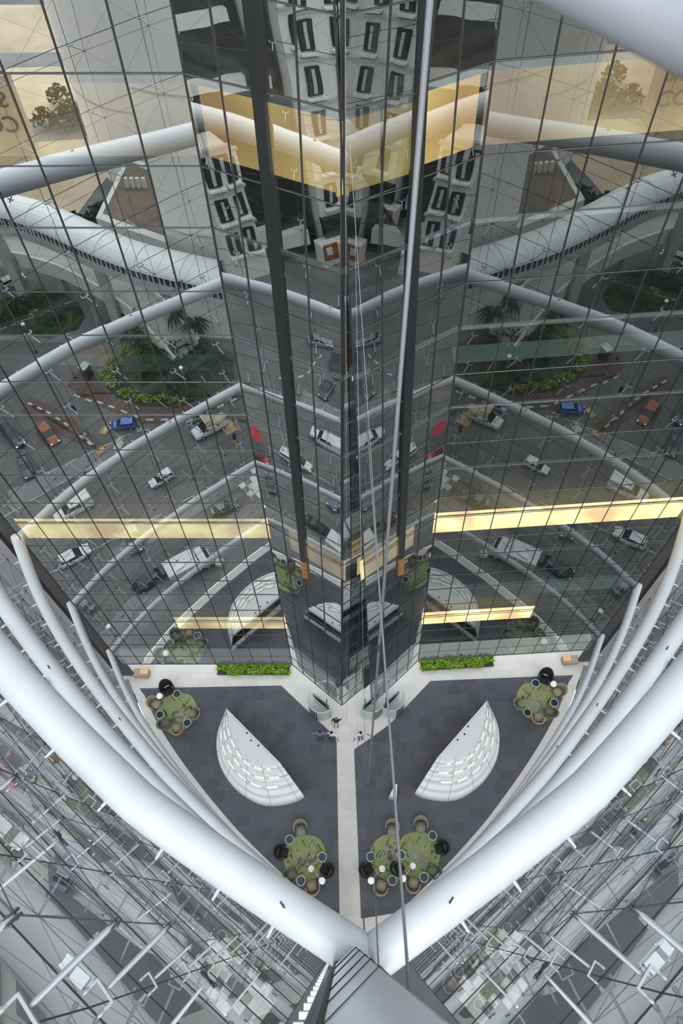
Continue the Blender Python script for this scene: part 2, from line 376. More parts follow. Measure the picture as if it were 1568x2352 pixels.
# ------------------------------------------------------------------ facade
YF = 13.0
A0, A1, A2, A3 = (-12.35, YF), (-2.79, YF), (-1.45, 12.42), (0.0, 11.75)
ROWS = []
k = -1
while True:
    d1 = 6.18 + 3.11 * k; d2 = 7.9 + 3.11 * k
    for d in (d1, d2):
        if d < 37.2: ROWS.append(d)
    if d2 > 37: break
    k += 1
ROWS.append(37.15)
def facade(name, segs, pane_of, warm):
    """one folded glass front: panes, mullions, transoms and what shows behind them.
    each segment: plan ends a and b (at depth 6), number of panes, and how far a and b lean forward per metre of depth"""
    root = sempty(name)
    for si, (a, b, n, ka, kb) in enumerate(segs):
        a = Vector(a); b = Vector(b); L = (b - a).length
        t = (b - a).normalized(); nn = Vector((t.y, -t.x)); ang = math.atan2(t.y, t.x)
        def P(f, d, out=0.0):
            y = (a.y - ka * (d - 6)) * (1 - f) + (b.y - kb * (d - 6)) * f
            return Vector((a.x + (b.x - a.x) * f + nn.x * out, y + nn.y * out, H - d))
        def bar(p, q, w, h):
            bm = new(); tube(bm, [p, q], [w] * 2, 4); return bm
        for r in range(len(ROWS) - 1):
            for c in range(n):
                f0, f1 = c / n, (c + 1) / n; sg = (0.0009 if si == 0 and len(segs) > 1 else 0.0016) * L / n
                j = [random.gauss(0, sg) for _ in range(3)]
                bm = new(); K = 1 if (si == 0 and len(segs) > 1) else 5; g_ = []
                for v_ in range(K + 1):
                    for u_ in range(K + 1):
                        u, v = u_ / K, v_ / K
                        g_.append(bm.verts.new(P(f0 + (f1 - f0) * u, ROWS[r + 1] + (ROWS[r] - ROWS[r + 1]) * v, j[0] + (j[1] - j[0]) * u + (j[2] - j[1]) * v)))
                for v_ in range(K):
                    for u_ in range(K):
                        i = v_ * (K + 1) + u_; bm.faces.new((g_[i], g_[i + 1], g_[i + K + 2], g_[i + K + 1]))
                obj('pane', bm, pane_of(si), root, smooth=K > 1)
        for c in range(n + 1):
            obj('mullion', bar(P(c / n, 2.9, 0.012), P(c / n, 37.15, 0.012), 0.02, 0.02), M['mullion'], root)
        for r, d in enumerate(ROWS):
            obj('transom', bar(P(0, d, 0.012), P(1, d, 0.012), 0.016 if r % 2 == 0 else 0.012, 0), M['transom'] if d > 14 else M['mullion'], root)
        e0 = (-0.35 if si else (-0.6 if len(segs) > 1 else 0.0)) / L; e1 = (0.45 / L) if si < len(segs) - 1 else 0.0
        bm = new(); quad(bm, P(e0, 37.1, -0.9), P(1 + e1, 37.1, -0.9), P(1 + e1, 2.9, -0.9), P(e0, 2.9, -0.9))
        obj('backing_wall', bm, M['dark'], root)
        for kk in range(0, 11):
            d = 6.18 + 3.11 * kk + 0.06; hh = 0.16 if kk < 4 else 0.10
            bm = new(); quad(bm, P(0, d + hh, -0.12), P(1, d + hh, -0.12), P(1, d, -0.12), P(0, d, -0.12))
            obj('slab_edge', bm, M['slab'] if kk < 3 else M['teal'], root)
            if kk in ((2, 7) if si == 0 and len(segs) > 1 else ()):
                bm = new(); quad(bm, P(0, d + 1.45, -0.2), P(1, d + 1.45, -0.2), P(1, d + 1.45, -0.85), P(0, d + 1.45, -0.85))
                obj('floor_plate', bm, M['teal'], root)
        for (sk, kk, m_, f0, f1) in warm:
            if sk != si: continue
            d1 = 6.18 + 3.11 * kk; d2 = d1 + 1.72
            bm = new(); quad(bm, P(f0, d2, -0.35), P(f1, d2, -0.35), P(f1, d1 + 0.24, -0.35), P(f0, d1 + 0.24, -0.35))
            obj('room_glow_panel', bm, m_, root)  # glowing quad stands in for lamp light inside the room
    return root
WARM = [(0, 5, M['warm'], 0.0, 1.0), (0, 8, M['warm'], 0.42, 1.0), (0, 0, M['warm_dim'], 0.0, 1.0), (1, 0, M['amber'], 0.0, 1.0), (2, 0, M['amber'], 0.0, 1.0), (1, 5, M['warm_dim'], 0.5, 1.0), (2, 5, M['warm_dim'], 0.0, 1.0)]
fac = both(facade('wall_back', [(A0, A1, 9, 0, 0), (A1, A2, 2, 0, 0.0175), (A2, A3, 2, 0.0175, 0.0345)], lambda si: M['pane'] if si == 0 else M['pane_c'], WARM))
# dark pilaster at the fold
pa = math.atan2(-0.66, 1.4)
bm = new(); prof = [(-0.12, 0.06), (-0.12, -0.06), (0.12, -0.06), (0.12, 0.06)]
def pil(bm, d0, d1):
    ring = []
    for d in (d0, d1):
        y = 12.34 - 0.0175 * (d - 6); ring.append([bm.verts.new((-1.42 + u * math.cos(pa) - v_ * math.sin(pa), y + u * math.sin(pa) + v_ * math.cos(pa), H - d)) for u, v_ in prof])
    for i in range(4): bm.faces.new((ring[0][i], ring[0][(i + 1) % 4], ring[1][(i + 1) % 4], ring[1][i]))
    bm.faces.new(ring[0]); bm.faces.new(ring[1][::-1]); bmesh.ops.recalc_face_normals(bm, faces=bm.faces[:])
pil(bm, 1.5, 22.9); obj('pilaster', bm, M['pilaster'], fac)
bm = new(); pil(bm, 22.9, 24.2); obj('timber_panel', bm, M['timber'], fac)
# facade end cladding strip
bm = new()
for i in range(12):
    z = H - 3 - i * 3.11
    box(bm, -12.78, 13.32, z - 1.54, 0.78, 0.10, 3.05)
both(struct('wall_end_cladding', bm, M['darkpanel']))
bm = new(); box(bm, -13.35, 13.5, 20, 0.5, 0.08, 39); both(struct('trim_2', bm, M['gasket']))

# ------------------------------------------------------------------ white bent tubes
TUBES = [('topmost and thickest', 10.4, 3.3, 0.36, 0.56), ('second from the top', 16.7, 2.9, 0.245, 0.35), ('third from the top', 23.0, 2.25, 0.215, 0.04), ('fourth from the top', 29.2, 2.25, 0.18, 0.0), ('lowest and thinnest', 35.4, 2.25, 0.165, 0.0)]
for ti, (word, d0, dip, r, off) in enumerate(TUBES):
    cv = []; N = len(CURVE)
    for i, p in enumerate(CURVE):
        f = i / (N - 1)
        tt = (CURVE[min(i + 1, N - 1)] - CURVE[max(i - 1, 0)]).normalized()
        o_ = off * min(1.0, f / 0.35) * (1 - max(0, f - 0.8) / 0.2 * 0.75)
        q = p + Vector((tt.y, -tt.x)) * o_
        cv.append(Vector((q.x, q.y, H - d0 - dip * f)))
    pts = cv + [cv[-1] + (cv[-1] - cv[-2]).normalized() * 0.5]
    root = thing('bent_steel_tube', 'white bent steel tube along the {s} glass wall, ' + word + ' of its five', 'steel tube', (0, 0, 0), 0, '{s} wall tubes')
    p0 = pts[0]; dirn = (pts[0] - pts[1]).normalized()
    capp = [p0 + dirn * r * s_ for s_ in (0.5, 0.42, 0.25, 0.1)]
    bm = new(); tube(bm, capp + pts, [r * 0.45, r * 0.72, r * 0.92, r * 0.99] + [r] * len(pts), 28)
    obj('pipe', bm, M['white'], root, smooth=True)
    for i in (int(N * 0.5), int(N * 0.93)):
        q = pts[i]
        bm = new(); box(bm, q.x, q.y, q.z + r, 0.03, 0.12, 0.04, 0.7); obj('lug', bm, M['dark_steel'], root)
    for i in range(3, N - 2, 3):
        p = cv[i]; tt = (cv[i + 1] - cv[i - 1]).normalized(); n_ = Vector((tt.y, -tt.x, 0)).normalized()
        bm = new(); tube(bm, [p + n_ * r * 0.9, p + n_ * (r + 0.18)], [0.035, 0.02], 8); obj('bracket', bm, M['white'], root)
    both(root)

# ------------------------------------------------------------------ cable-net glass wall
NB = 9
SF = [0.01, 0.06, 0.16, 0.28, 0.41, 0.54, 0.67, 0.80, 0.92, 1.0]
LEV = [2.2 + 1.86 * i for i in range(20)]           # depths below the camera
def lean(d): return 0.5 * min(1.0, max(0.0, (d - 8.0) / 16.0))
def ring_at(off, d):
    c = offset(CURVE, off - lean(d)); L = clen(c); return resample(c, [L * f for f in SF])
GR = {}; 
def glass_pt(b_, d):
    k_ = round(d, 3)
    if k_ not in GR: GR[k_] = ring_at(1.86, d)
    return GR[k_][b_]
def inner_pt(g, d):
    c = offset(CURVE, 0.93 - lean(d) + (0.32 if 9.5 < d < 15.5 else 0.0)); return min(c, key=lambda p: (p - g).length)
wall = both(sempty('wall_side'))
for li in range(len(LEV)):
    d1 = LEV[li]; d0 = LEV[li + 1] if li + 1 < len(LEV) else H - 0.02
    z1 = H - d1; z0 = H - d0
    for b_ in range(NB):
        p, q, p0, q0 = glass_pt(b_, d1), glass_pt(b_ + 1, d1), glass_pt(b_, d0), glass_pt(b_ + 1, d0)
        bm = new(); quad(bm, (p0.x, p0.y, z0 + 0.015), (q0.x, q0.y, z0 + 0.015), (q.x, q.y, z1 - 0.015), (p.x, p.y, z1 - 0.015))
        obj('glass_panel', bm, M['netglass'], wall)
    if li:
        bm = new(); tube(bm, [(glass_pt(b_, d1).x, glass_pt(b_, d1).y, z1) for b_ in range(NB + 1)], 0.011, 5); obj('gasket', bm, M['gasket'], wall)
for b_ in range(NB + 1):
    bm = new(); tube(bm, [(glass_pt(b_, d).x, glass_pt(b_, d).y, H - d) for d in LEV] , 0.009, 5); obj('gasket', bm, M['gasket'], wall)

# strut: local +X points outwards to the glass, length 1
def make_strut(L):
    r = thing('glazing_strut', 'grey steel strut with forked end and spider bracket, behind the {s} glass wall', 'strut', (0, 0, 0), 0, '{s} glass wall struts')
    bm = new(); tube(bm, [(0, 0, 0), (0.06, 0, 0), (0.14, 0, 0), (L - 0.24, 0, 0), (L - 0.2, 0, 0)], [0.012, 0.024, 0.027, 0.027, 0.016], 8); obj('rod', bm, M['steel'], r, smooth=True)
    bm = new(); box(bm, 0.02, 0.015, 0, 0.10, 0.010, 0.035); box(bm, 0.02, -0.015, 0, 0.10, 0.010, 0.035); tube(bm, [(0, -0.028, 0), (0, 0.028, 0)], 0.011, 8); obj('clevis', bm, M['dark_steel'], r)
    bm = new(); box(bm, L - 0.18, 0, 0, 0.025, 0.26, 0.04)
    for s in (-1, 1): box(bm, L - 0.12, 0.12 * s, 0, 0.11, 0.024, 0.03); 
    sp = obj('spider_bracket', bm, M['bracket'], r)
    for s in (-1, 1):
        bm = new(); tube(bm, [(L - 0.10, 0.12 * s, 0), (L - 0.06, 0.12 * s, 0), (L - 0.02, 0.12 * s, 0)], [0.016, 0.027, 0.022], 8); obj('bolt', bm, M['steel'], sp)
    return r
inner_nodes = {}
strut0 = None
SLEV = [d + 0.0 for d in LEV[1:19]]
index_children()
for b_ in range(1, NB):
    for li, d in enumerate(SLEV):
        g = glass_pt(b_, d); ip = inner_pt(g, d)
        dirv = (g - ip); L = 0.93 if not 9.5 < d < 15.5 else 0.70; ang = math.atan2(dirv.y, dirv.x)
        if strut0 is None:
            strut0 = make_strut(L); o = strut0; index_children()
        else:
            o = copy_tree(strut0)
        base = g - dirv.normalized() * L
        o.location = (base.x, base.y, H - d); o.rotation_euler = (0, 0, ang); o.scale = (L / 0.93,) * 3
        inner_nodes[(b_, li)] = Vector((base.x, base.y, H - d))
        both(o)
# spindle struts with hub, half-way along each bay at every third level
def make_spindle():
    r = thing('spindle_strut', 'thin white spindle rod with cross hub between bays of the {s} glass wall', 'strut', (0, 0, 0), 0, '{s} glass wall spindles')
    bm = new(); tube(bm, [(0, 0, 0), (0.1, 0, 0), (0.45, 0, 0), (0.6, 0, 0), (0.72, 0, 0)], [0.008, 0.013, 0.02, 0.015, 0.006], 8); obj('rod', bm, M['bracket'], r, smooth=True)
    bm = new()
    for a in (0.6, -0.6, PI / 2 + 0.6, PI / 2 - 0.6): tube(bm, [(0, -0.10 * math.cos(a), -0.10 * math.sin(a)), (0, 0.10 * math.cos(a), 0.10 * math.sin(a))], 0.010, 6)
    obj('cross_hub', bm, M['dark_steel'], r)
    bm = new(); tube(bm, [(0.72, 0, -0.03), (0.72, 0, 0.03)], 0.02, 6); obj('end_clamp', bm, M['pale_steel'], r)
    return r
sp0 = None
for b_ in range(1, NB):
    for li in range(1, 17, 3):
        d = SLEV[li] + 0.93
        g = (glass_pt(b_, d) + glass_pt(b_ + 1, d)) / 2; ip = inner_pt(g, d); dirv = g - ip; ang = math.atan2(dirv.y, dirv.x)
        if sp0 is None: sp0 = make_spindle(); o = sp0; index_children()
        else: o = copy_tree(sp0)
        o.location = (ip.x, ip.y, H - d); o.rotation_euler = (0, 0, ang); both(o)
# cables
def cable(pts, r, label, group):
    bm = new(); tube(bm, pts, r, 5); o = obj('stay_cable', bm, M['cable'], None); tag(o, label, 'cable', group); return both(o)
for li, d in enumerate(SLEV):
    pts = [tuple(inner_nodes[(b_, li)]) for b_ in range(1, NB)]
    cable(pts, 0.007, 'thin dark horizontal cable joining the struts of the {s} glass wall', '{s} wall level cables')
for b_ in range(1, NB):
    cable([tuple(inner_nodes[(b_, li)]) for li in range(len(SLEV))], 0.006, 'thin dark upright cable through a strut column of the {s} glass wall', '{s} wall upright cables')
for b_ in range(1, NB - 1):
    for ph in (0, 1):
        cable([tuple(inner_nodes[(b_ + (li + ph) % 2, li)]) for li in range(len(SLEV))], 0.0045, 'thin zigzag brace cable across a bay of the {s} glass wall', '{s} wall brace cables')

# ------------------------------------------------------------------ half-round white reception shell
KO = [(-6.64, 11.13), (-6.98, 10.09), (-7.06, 9.36), (-6.94, 8.58), (-6.67, 7.88), (-6.13, 7.15), (-5.45, 6.57), (-4.44, 6.07), (-3.54, 5.99), (-2.47, 6.2), (-2.03, 6.44)]
KPl = [(-6.42, 10.80), (-6.17, 9.83), (-5.85, 9.17), (-5.54, 8.62), (-5.08, 8.12), (-4.46, 7.85), (-3.78, 7.82), (-3.29, 7.89)]
def make_shell():
    root = thing('reception_shell', 'white half-round reception shell with stepped glowing ribs, on the {s} side floor', 'reception desk', (0, 0, 0))
    ko = resample(catmull(KO, 5), [i / 24 * clen(catmull(KO, 5)) for i in range(25)])
    kp = resample(catmull(KPl, 5), [i / 24 * clen(catmull(KPl, 5)) for i in range(25)])
    # stepped, ribbed skin from the plate down to the outer rim
    prof = [(0.0, 1.72), (0.03, 1.60), (0.10, 1.56), (0.14, 1.64), (0.20, 1.62), (0.24, 1.42), (0.33, 1.36), (0.38, 1.46), (0.44, 1.42), (0.48, 1.22), (0.56, 1.12), (0.62, 1.20), (0.66, 0.98), (0.78, 0.86), (0.82, 0.92), (0.86, 0.78), (0.93, 0.72), (0.97, 0.62), (1.0, 0.40), (1.0, 0.02)]
    bm = new(); grid = []
    for p, q in zip(kp, ko):
        grid.append([bm.verts.new((p.x + (q.x - p.x) * f, p.y + (q.y - p.y) * f, z)) for f, z in prof])
    for a, b in zip(grid, grid[1:]):
        for i in range(len(prof) - 1): bm.faces.new((a[i], a[i + 1], b[i + 1], b[i]))
    bm.normal_update(); bmesh.ops.recalc_face_normals(bm, faces=bm.faces[:])
    if sum(f.normal.z for f in bm.faces) < 0: bmesh.ops.reverse_faces(bm, faces=bm.faces[:])
    obj('ribbed_shell', bm, M['white2'], root)
    bm = new(); prism(bm, [(p.x, p.y) for p in kp], 1.55, 1.82); pl_ = obj('top_plate', bm, M['white2'], root)
    bm = new()
    a, b = Vector(KPl[0]), Vector(KPl[-1]); t = (b - a).normalized(); n = Vector((-t.y, t.x))
    if n.dot(Vector((1, 1))) < 0: n = -n
    a2, b2 = a - n * 0.10 + t * .45, b - n * 0.10 - t * .08
    prism(bm, [tuple(a2), tuple(b2), tuple(b2 + n * 0.012), tuple(a2 + n * 0.012)], 1.81, 1.83); obj('joint_line', bm, M['seam'], pl_)
    for (x, y) in ((-5.18, 9.45), (-4.93, 9.05), (-4.52, 8.78)):
        bm = new(); lathe(bm, [(0.05, 0), (0.05, 0.03)], 10, (x, y, 1.81)); obj('ceiling_spot', bm, M['blackfab'], pl_)
    # chord wall below the plate
    bm = new(); p = Vector(KO[0]); q = Vector(KO[-1])
    prism(bm, [tuple(p), tuple(a + n * 0.03), tuple(b + n * 0.03), tuple(q), tuple(b - n * 0.12)], 0.02, 0.55); obj('desk_front', bm, M['white2'], root)
    # glowing strips and radial seams
    for f, z, i0, i1 in ((0.12, 1.66, 2, 22), (0.35, 1.48, 2, 23), (0.585, 1.24, 4, 23)):
        for s in range(i0, i1, 3):
            bm = new(); v = []
            for i in range(s, min(s + 3, i1)):
                for ff in (f - 0.03, f + 0.035):
                    pp = kp[i].lerp(ko[i], ff); v.append(bm.verts.new((pp.x, pp.y, z + 0.02)))
            for i in range(0, len(v) - 2, 2): bm.faces.new((v[i], v[i + 1], v[i + 3], v[i + 2]))
            bmesh.ops.recalc_face_normals(bm, faces=bm.faces[:])
            if len(bm.faces): obj('light_strip', bm, M['shelllight'], root)
            else: bm.free()
    for i in range(3, 24, 4):
        bm = new(); pts = []
        for f, z in prof:
            pp = kp[i].lerp(ko[i], f); pts.append((pp.x, pp.y, z + 0.012))
        tube(bm, pts, 0.012, 4); obj('rib_seam', bm, M['seam'], root)
    return root
both(make_shell())
# cut end of the second reflection of the shell
r = thing('reception_shell', 'narrow white tip of a shell desk cut off by the hanging cables', 'reception desk', (0, 0, 0))
bm = new(); prism(bm, [(2.55, 6.35), (2.95, 6.28), (3.02, 7.0), (2.86, 6.95)], 0.1, 0.85); obj('ribbed_shell', bm, M['white2'], r)
bm = new(); prism(bm, [(2.55, 6.33), (2.97, 6.25), (2.97, 6.33), (2.56, 6.41)], 0.1, 0.88); obj('rim', bm, M['frost'], r)

# ------------------------------------------------------------------ lounge furniture
def rug(cx, cy, rx, rot, label, cut=None):
    root = thing('round_rug', label, 'rug', (cx, cy, 0.02), 0, 'round green rugs')
    pts = []
    for i in range(48):
        a = 2 * PI * i / 48; rr = rx * (1 + 0.02 * math.sin(3 * a) + 0.012 * math.sin(7 * a + 1))
        pts.append((rr * math.cos(a), rr * math.sin(a)))
    if cut is not None: pts = [(min(p[0], cut), p[1]) for p in pts]
    bm = new(); prism(bm, pts, 0.0, 0.03); obj('pile', bm, M['rug'], root)
    rnd = random.Random(int(cx * 10))
    c_, s_ = math.cos(rot), math.sin(rot)
    def T(x, y): return (x * c_ - y * s_, x * s_ + y * c_)
    bm = new()
    for i in range(46):
        x = rnd.uniform(-0.55, 0.55) * rx; y = rnd.uniform(-0.42, 0.12) * rx
        if x * x + y * y > (0.75 * rx) ** 2: continue
        X, Y = T(x, y)
        if cut is not None and X > cut - 0.12: continue
        w, h = rnd.uniform(0.05, 0.17), rnd.uniform(0.04, 0.1)
        q = [T(x + a * w, y + b * h) for a, b in ((-1, -1), (1, -0.8), (0.9, 1), (-1, 0.8))]
        prism(bm, q, 0.03, 0.033)
    o = obj('print_pattern', bm, M['rug_grey'], root)
    bm = new()
    for i in range(22):
        a = rnd.uniform(0, 2 * PI); rr = rnd.uniform(0.45, 0.92) * rx
        x, y = rr * math.cos(a), rr * math.sin(a)
        if cut is not None and x > cut - 0.2: continue
        th = rot + rnd.choice((0.0, PI / 2)) + rnd.uniform(-0.15, 0.15); L = rnd.uniform(0.08, 0.3); w = rnd.uniform(0.012, 0.05)
        dx, dy = math.cos(th), math.sin(th)
        q = [(x + a_ * L * dx - b_ * w * dy, y + a_ * L * dy + b_ * w * dx) for a_, b_ in ((-1, -0.4), (1, -1), (0.8, 1), (-0.9, 0.5))]
        prism(bm, q, 0.03, 0.034)
    obj('stroke_pattern', bm, M['rug_dark'], root)
    return root
def armchair(x, y, face, m, label, s=1.0, tall=False):
    """face: direction the sitter looks, radians"""
    root = thing('armchair', label, 'armchair', (x, y, 0.03), face - PI / 2, '{s} lounge armchairs'); root.scale = (s, s, s)
    # local: sitter looks to +Y
    bm = new(); box(bm, 0, 0.05, 0.30, 0.46, 0.46, 0.12); bev(bm, 0.04); obj('seat', bm, m, root, smooth=True)
    bm = new()
    hb = 0.86 if tall else 0.70
    # wrap-around back and arms as one tapered shell
    arc = []
    for i in range(17):
        t = -0.15 + i / 16 * (PI + 0.3); a = PI + t
        rx, ry = 0.36, 0.34
        hx = max(0.0, math.sin(t)); h = 0.46 + (hb - 0.46) * hx ** 1.3
        cx_, cy_ = rx * math.cos(a), ry * math.sin(a) * (1.05 if hx > 0.4 else 1.0)
        flare = 1 + 0.22 * hx
        arc.append((cx_, cy_, h, flare))
    rows = []
    for cx_, cy_, h, fl in arc:
        rows.append([bm.verts.new((cx_ * 0.80, cy_ * 0.80, 0.20)), bm.verts.new((cx_ * 0.98, cy_ * 0.98, 0.20)), bm.verts.new((cx_ * fl, cy_ * fl, h)), bm.verts.new((cx_ * fl * 0.86, cy_ * fl * 0.86, h))])
    for a, b in zip(rows, rows[1:]):
        for i in range(4): bm.faces.new((a[i], b[i], b[(i + 1) % 4], a[(i + 1) % 4]))
    bm.faces.new(rows[0]); bm.faces.new(rows[-1][::-1])
    bmesh.ops.recalc_face_normals(bm, faces=bm.faces[:]); obj('backrest', bm, m, root)
    for sx in (-0.2, 0.2):
        for sy in (-0.16, 0.22):
            bm = new(); tube(bm, [(sx * 1.1, sy * 1.1, 0), (sx, sy, 0.26)], [0.014, 0.02], 6); obj('leg', bm, M['dark_steel'], root)
    return root
def side_table(x, y, label, top='tabledark', s=1.0):
    root = thing('side_table', label, 'table', (x, y, 0.03), 0, '{s} lounge side tables')
    bm = new(); lathe(bm, [(0.215 * s, 0.40), (0.235 * s, 0.41), (0.235 * s, 0.455), (0.205 * s, 0.46), (0.20 * s, 0.44)], 28); obj('rim', bm, M['tablerim'], root)
    bm = new(); lathe(bm, [(0.198 * s, 0.43), (0.198 * s, 0.445)], 28); obj('tabletop', bm, M[top], root)
    bm = new(); lathe(bm, [(0.02, 0.02), (0.02, 0.42)], 10); obj('stem', bm, M['dark_steel'], root)
    bm = new(); lathe(bm, [(0.15, 0.0), (0.15, 0.015), (0.03, 0.03)], 20); obj('base', bm, M['dark_steel'], root)
    return root
def floor_lamp(bx, by, hx, hy, label, hz=1.15, shade=0.17):
    root = thing('floor_lamp', label, 'lamp', (bx, by, 0.03))
    bm = new(); lathe(bm, [(0.16, 0), (0.16, 0.02), (0.03, 0.035)], 20); obj('base', bm, M['lampwhite'], root)
    dx, dy = hx - bx, hy - by
    bm = new(); tube(bm, [(0, 0, 0.02), (dx * 0.1, dy * 0.1, hz * 0.6), (dx * 0.55, dy * 0.55, hz * 1.02), (dx, dy, hz)], 0.012, 6); obj('pole', bm, M['pale_steel'], root)
    bm = new(); lathe(bm, [(shade, -0.16), (shade * 0.92, 0.0), (shade * 0.35, 0.05)], 22, (dx, dy, hz)); obj('lamp_shade', bm, M['lampwhite'], root)
    return root
def facing(x, y, c): return math.atan2(c[1] - y, c[0] - x)
c1 = (-9.6, 11.1)
G1 = [rug(c1[0], c1[1], 1.17, 0.75, 'round green rug with grey print in the far {s} corner by the facade')]
for x, y, m, lab, s in ((-10.21, 12.28, 'blackfab', 'black high-backed armchair against the pale border, far {s} lounge group', 1.15), (-10.86, 11.50, 'tan', 'tan armchair next to the white floor lamp, far {s} lounge group', 1.05),
                        (-10.15, 10.33, 'olive', 'dark olive armchair between round table and glass wall, far {s} lounge group', 1.0), (-9.37, 10.05, 'tan', 'tan armchair on the near rim of the rug, far {s} lounge group', 1.0), (-8.52, 10.9, 'taupe', 'grey taupe armchair nearest the white shell desk, far {s} lounge group', 1.0)):
    G1.append(armchair(x, y, facing(x, y, c1), M[m], lab, s, m == 'blackfab'))
for x, y, lab in ((-9.62, 12.02, 'round dark table with pale rim beside the black armchair, far {s} group'), (-10.45, 10.83, 'round black table with pale rim beside the glass wall, far {s} group'), (-8.83, 10.36, 'round slate table with pale rim between tan and taupe chairs, far {s} group')):
    G1.append(side_table(x, y, lab))
G1.append(floor_lamp(-10.75, 12.05, -10.45, 11.72, 'white floor lamp leaning over the tan chair, far {s} lounge group'))
for o in G1: both(o)
c2 = (-1.92, 3.5)
G2 = {}
G2['rug'] = rug(c2[0], c2[1], 1.12, 0.6, 'round green rug with grey print near the pale central path, {s} side')
chairs2 = dict(gray=(-2.17, 4.82, 'taupe', 'grey taupe armchair at the far tip of the near {s} rug', 1.05), black=(-3.08, 3.70, 'blackfab', 'black armchair on the glass-wall side of the near {s} rug', 1.05), olive=(-2.62, 2.66, 'olive', 'dark olive armchair closest to the white tubes, near {s} rug', 1.0), tan=(-1.49, 2.13, 'tan', 'tan armchair at the near tip of the near {s} rug', 1.05), black2=(-0.80, 2.9, 'blackfab', 'black armchair facing the rug from the central path, near {s} group', 1.05))
for kx, (x, y, m, lab, s) in chairs2.items(): G2[kx] = armchair(x, y, facing(x, y, c2), M[m], lab, s)
for kx, x, y, lab in (('t1', -2.73, 4.3, 'round dark table between the taupe and black chairs, near {s} group'), ('t2', -1.0, 3.48, 'round dark table beside the central path, near {s} group'), ('t3', -2.07, 2.40, 'round dark table between olive and tan chairs, near {s} group')):
    G2[kx] = side_table(x, y, lab)
G2['lamp'] = floor_lamp(-1.59, 2.97, -0.98, 2.36, 'white arc floor lamp standing on the near {s} rug, shade beyond its edge')
for o in G2.values(): both(o)

# ------------------------------------------------------------------ revolving door at the prow
def make_door():
    root = thing('revolving_door', 'curved glass entrance drum with dark louvres at the glass prow, {s} half', 'door', (-1.15, 11.35, 0))
    a0 = math.radians(150); a1 = math.radians(322); r = 0.76; hh = 1.7
    def arc(bm, r, f0, f1, z0, z1, n=14):
        vs = []
        for i in range(n + 1):
            a = a0 + (a1 - a0) * (f0 + (f1 - f0) * i / n); vs.append((bm.verts.new((r * math.cos(a), r * math.sin(a), z0)), bm.verts.new((r * math.cos(a), r * math.sin(a), z1))))
        for p, q in zip(vs, vs[1:]): bm.faces.new((p[0], q[0], q[1], p[1]))
    bm = new(); arc(bm, r, 0.0, 0.22, 0.02, hh); obj('curved_glass', bm, M['curvedglass'], root)
    bm = new(); arc(bm, r, 0.60, 0.98, 0.02, hh); obj('frosted_panel', bm, M['frost'], root)
    bm = new()
    for i in range(7):
        arc(bm, r * (1.0 - 0.005), 0.22 + 0.055 * i, 0.22 + 0.055 * i + 0.04, 0.02, hh, 2)
    obj('louvre_screen', bm, M['louvre'], root)
    bm = new(); pts = [(r * math.cos(a0 + (a1 - a0) * i / 20), r * math.sin(a0 + (a1 - a0) * i / 20), hh) for i in range(21)]; tube(bm, pts, 0.025, 6); obj('top_ring', bm, M['pale_steel'], root)
    bm = new()
    for i in range(9):
        f = -0.55 + i * 0.12; L = math.sqrt(max(0.02, 0.62 - f * f)) * 0.9
        box(bm, 0.02 + f * 0.62, -0.05 - f * 0.5, 1.2, 0.05, L, 0.04, 0.75)
    obj('canopy_slat', bm, M['louvre'], root)
    bm = new(); box(bm, 0.0, 0.0, 0.86, 0.03, 1.2, 1.65, 0.9); obj('door_leaf', bm, M['curvedglass'], root)
    bm = new(); tube(bm, [(0.3, 0.0, 0.03), (0.3, 0.0, 1.7)], 0.03, 8); obj('post', bm, M['dark_steel'], root)
    return root
door = make_door(); both(door)

# planting under the facade
def hedge_row():
    root = thing('planting_bed', 'long bed of lime green plants at the foot of the {s} facade', 'plant bed', (-5.3, 13.6, 0.0))
    bm = new(); rnd = random.Random(3)
    for i in range(260):
        x = rnd.uniform(-2.15, 2.2); y = rnd.uniform(-0.30, 0.45); h = rnd.uniform(0.1, 0.34)
        if x < -1.6 and y < -0.1: continue
        a = rnd.uniform(0, 6.28)
        for k_ in range(4):
            a2 = a + k_ * 1.57; L = rnd.uniform(0.08, 0.16)
            p = (x, y, h * 0.5); q = (x + L * math.cos(a2), y + L * math.sin(a2), h + rnd.uniform(0, .06)); w = 0.05
            dx, dy = -math.sin(a2) * w, math.cos(a2) * w
            quad(bm, (p[0] - dx, p[1] - dy, p[2]), (p[0] + dx, p[1] + dy, p[2]), (q[0] + dx * .6, q[1] + dy * .6, q[2]), (q[0] - dx * .6, q[1] - dy * .6, q[2]))
    obj('leaves', bm, M['planter'], root)
    bm = new(); box(bm, 0, 0.08, 0.05, 4.3, 0.72, 0.10); obj('soil', bm, M['bush'], root)
    bm = new()
    for i in range(60):
        x = rnd.uniform(-1.6, 2.1); y = rnd.uniform(-0.28, 0.0); box(bm, x, y, 0.34, 0.03, 0.03, 0.02)
    obj('blossom', bm, M['blossom'], root)
    return root
both(hedge_row())
# small warm niche at the end of the facade
r = thing('lit_niche_box', 'small warm-lit box bench where the {s} facade meets the glass wall', 'bench', (-11.95, 13.35, 0.0))
bm = new(); box(bm, 0, 0, 0.2, 0.9, 0.5, 0.36); bev(bm, 0.03); obj('bench_body', bm, M['tan'], r)
bm = new(); box(bm, 0.2, 0.1, 0.42, 0.45, 0.35, 0.06); obj('niche_glow_top', bm, M['warm_dim'], r)  # warm niche light put into the top as emission, no lamp there
both(r)

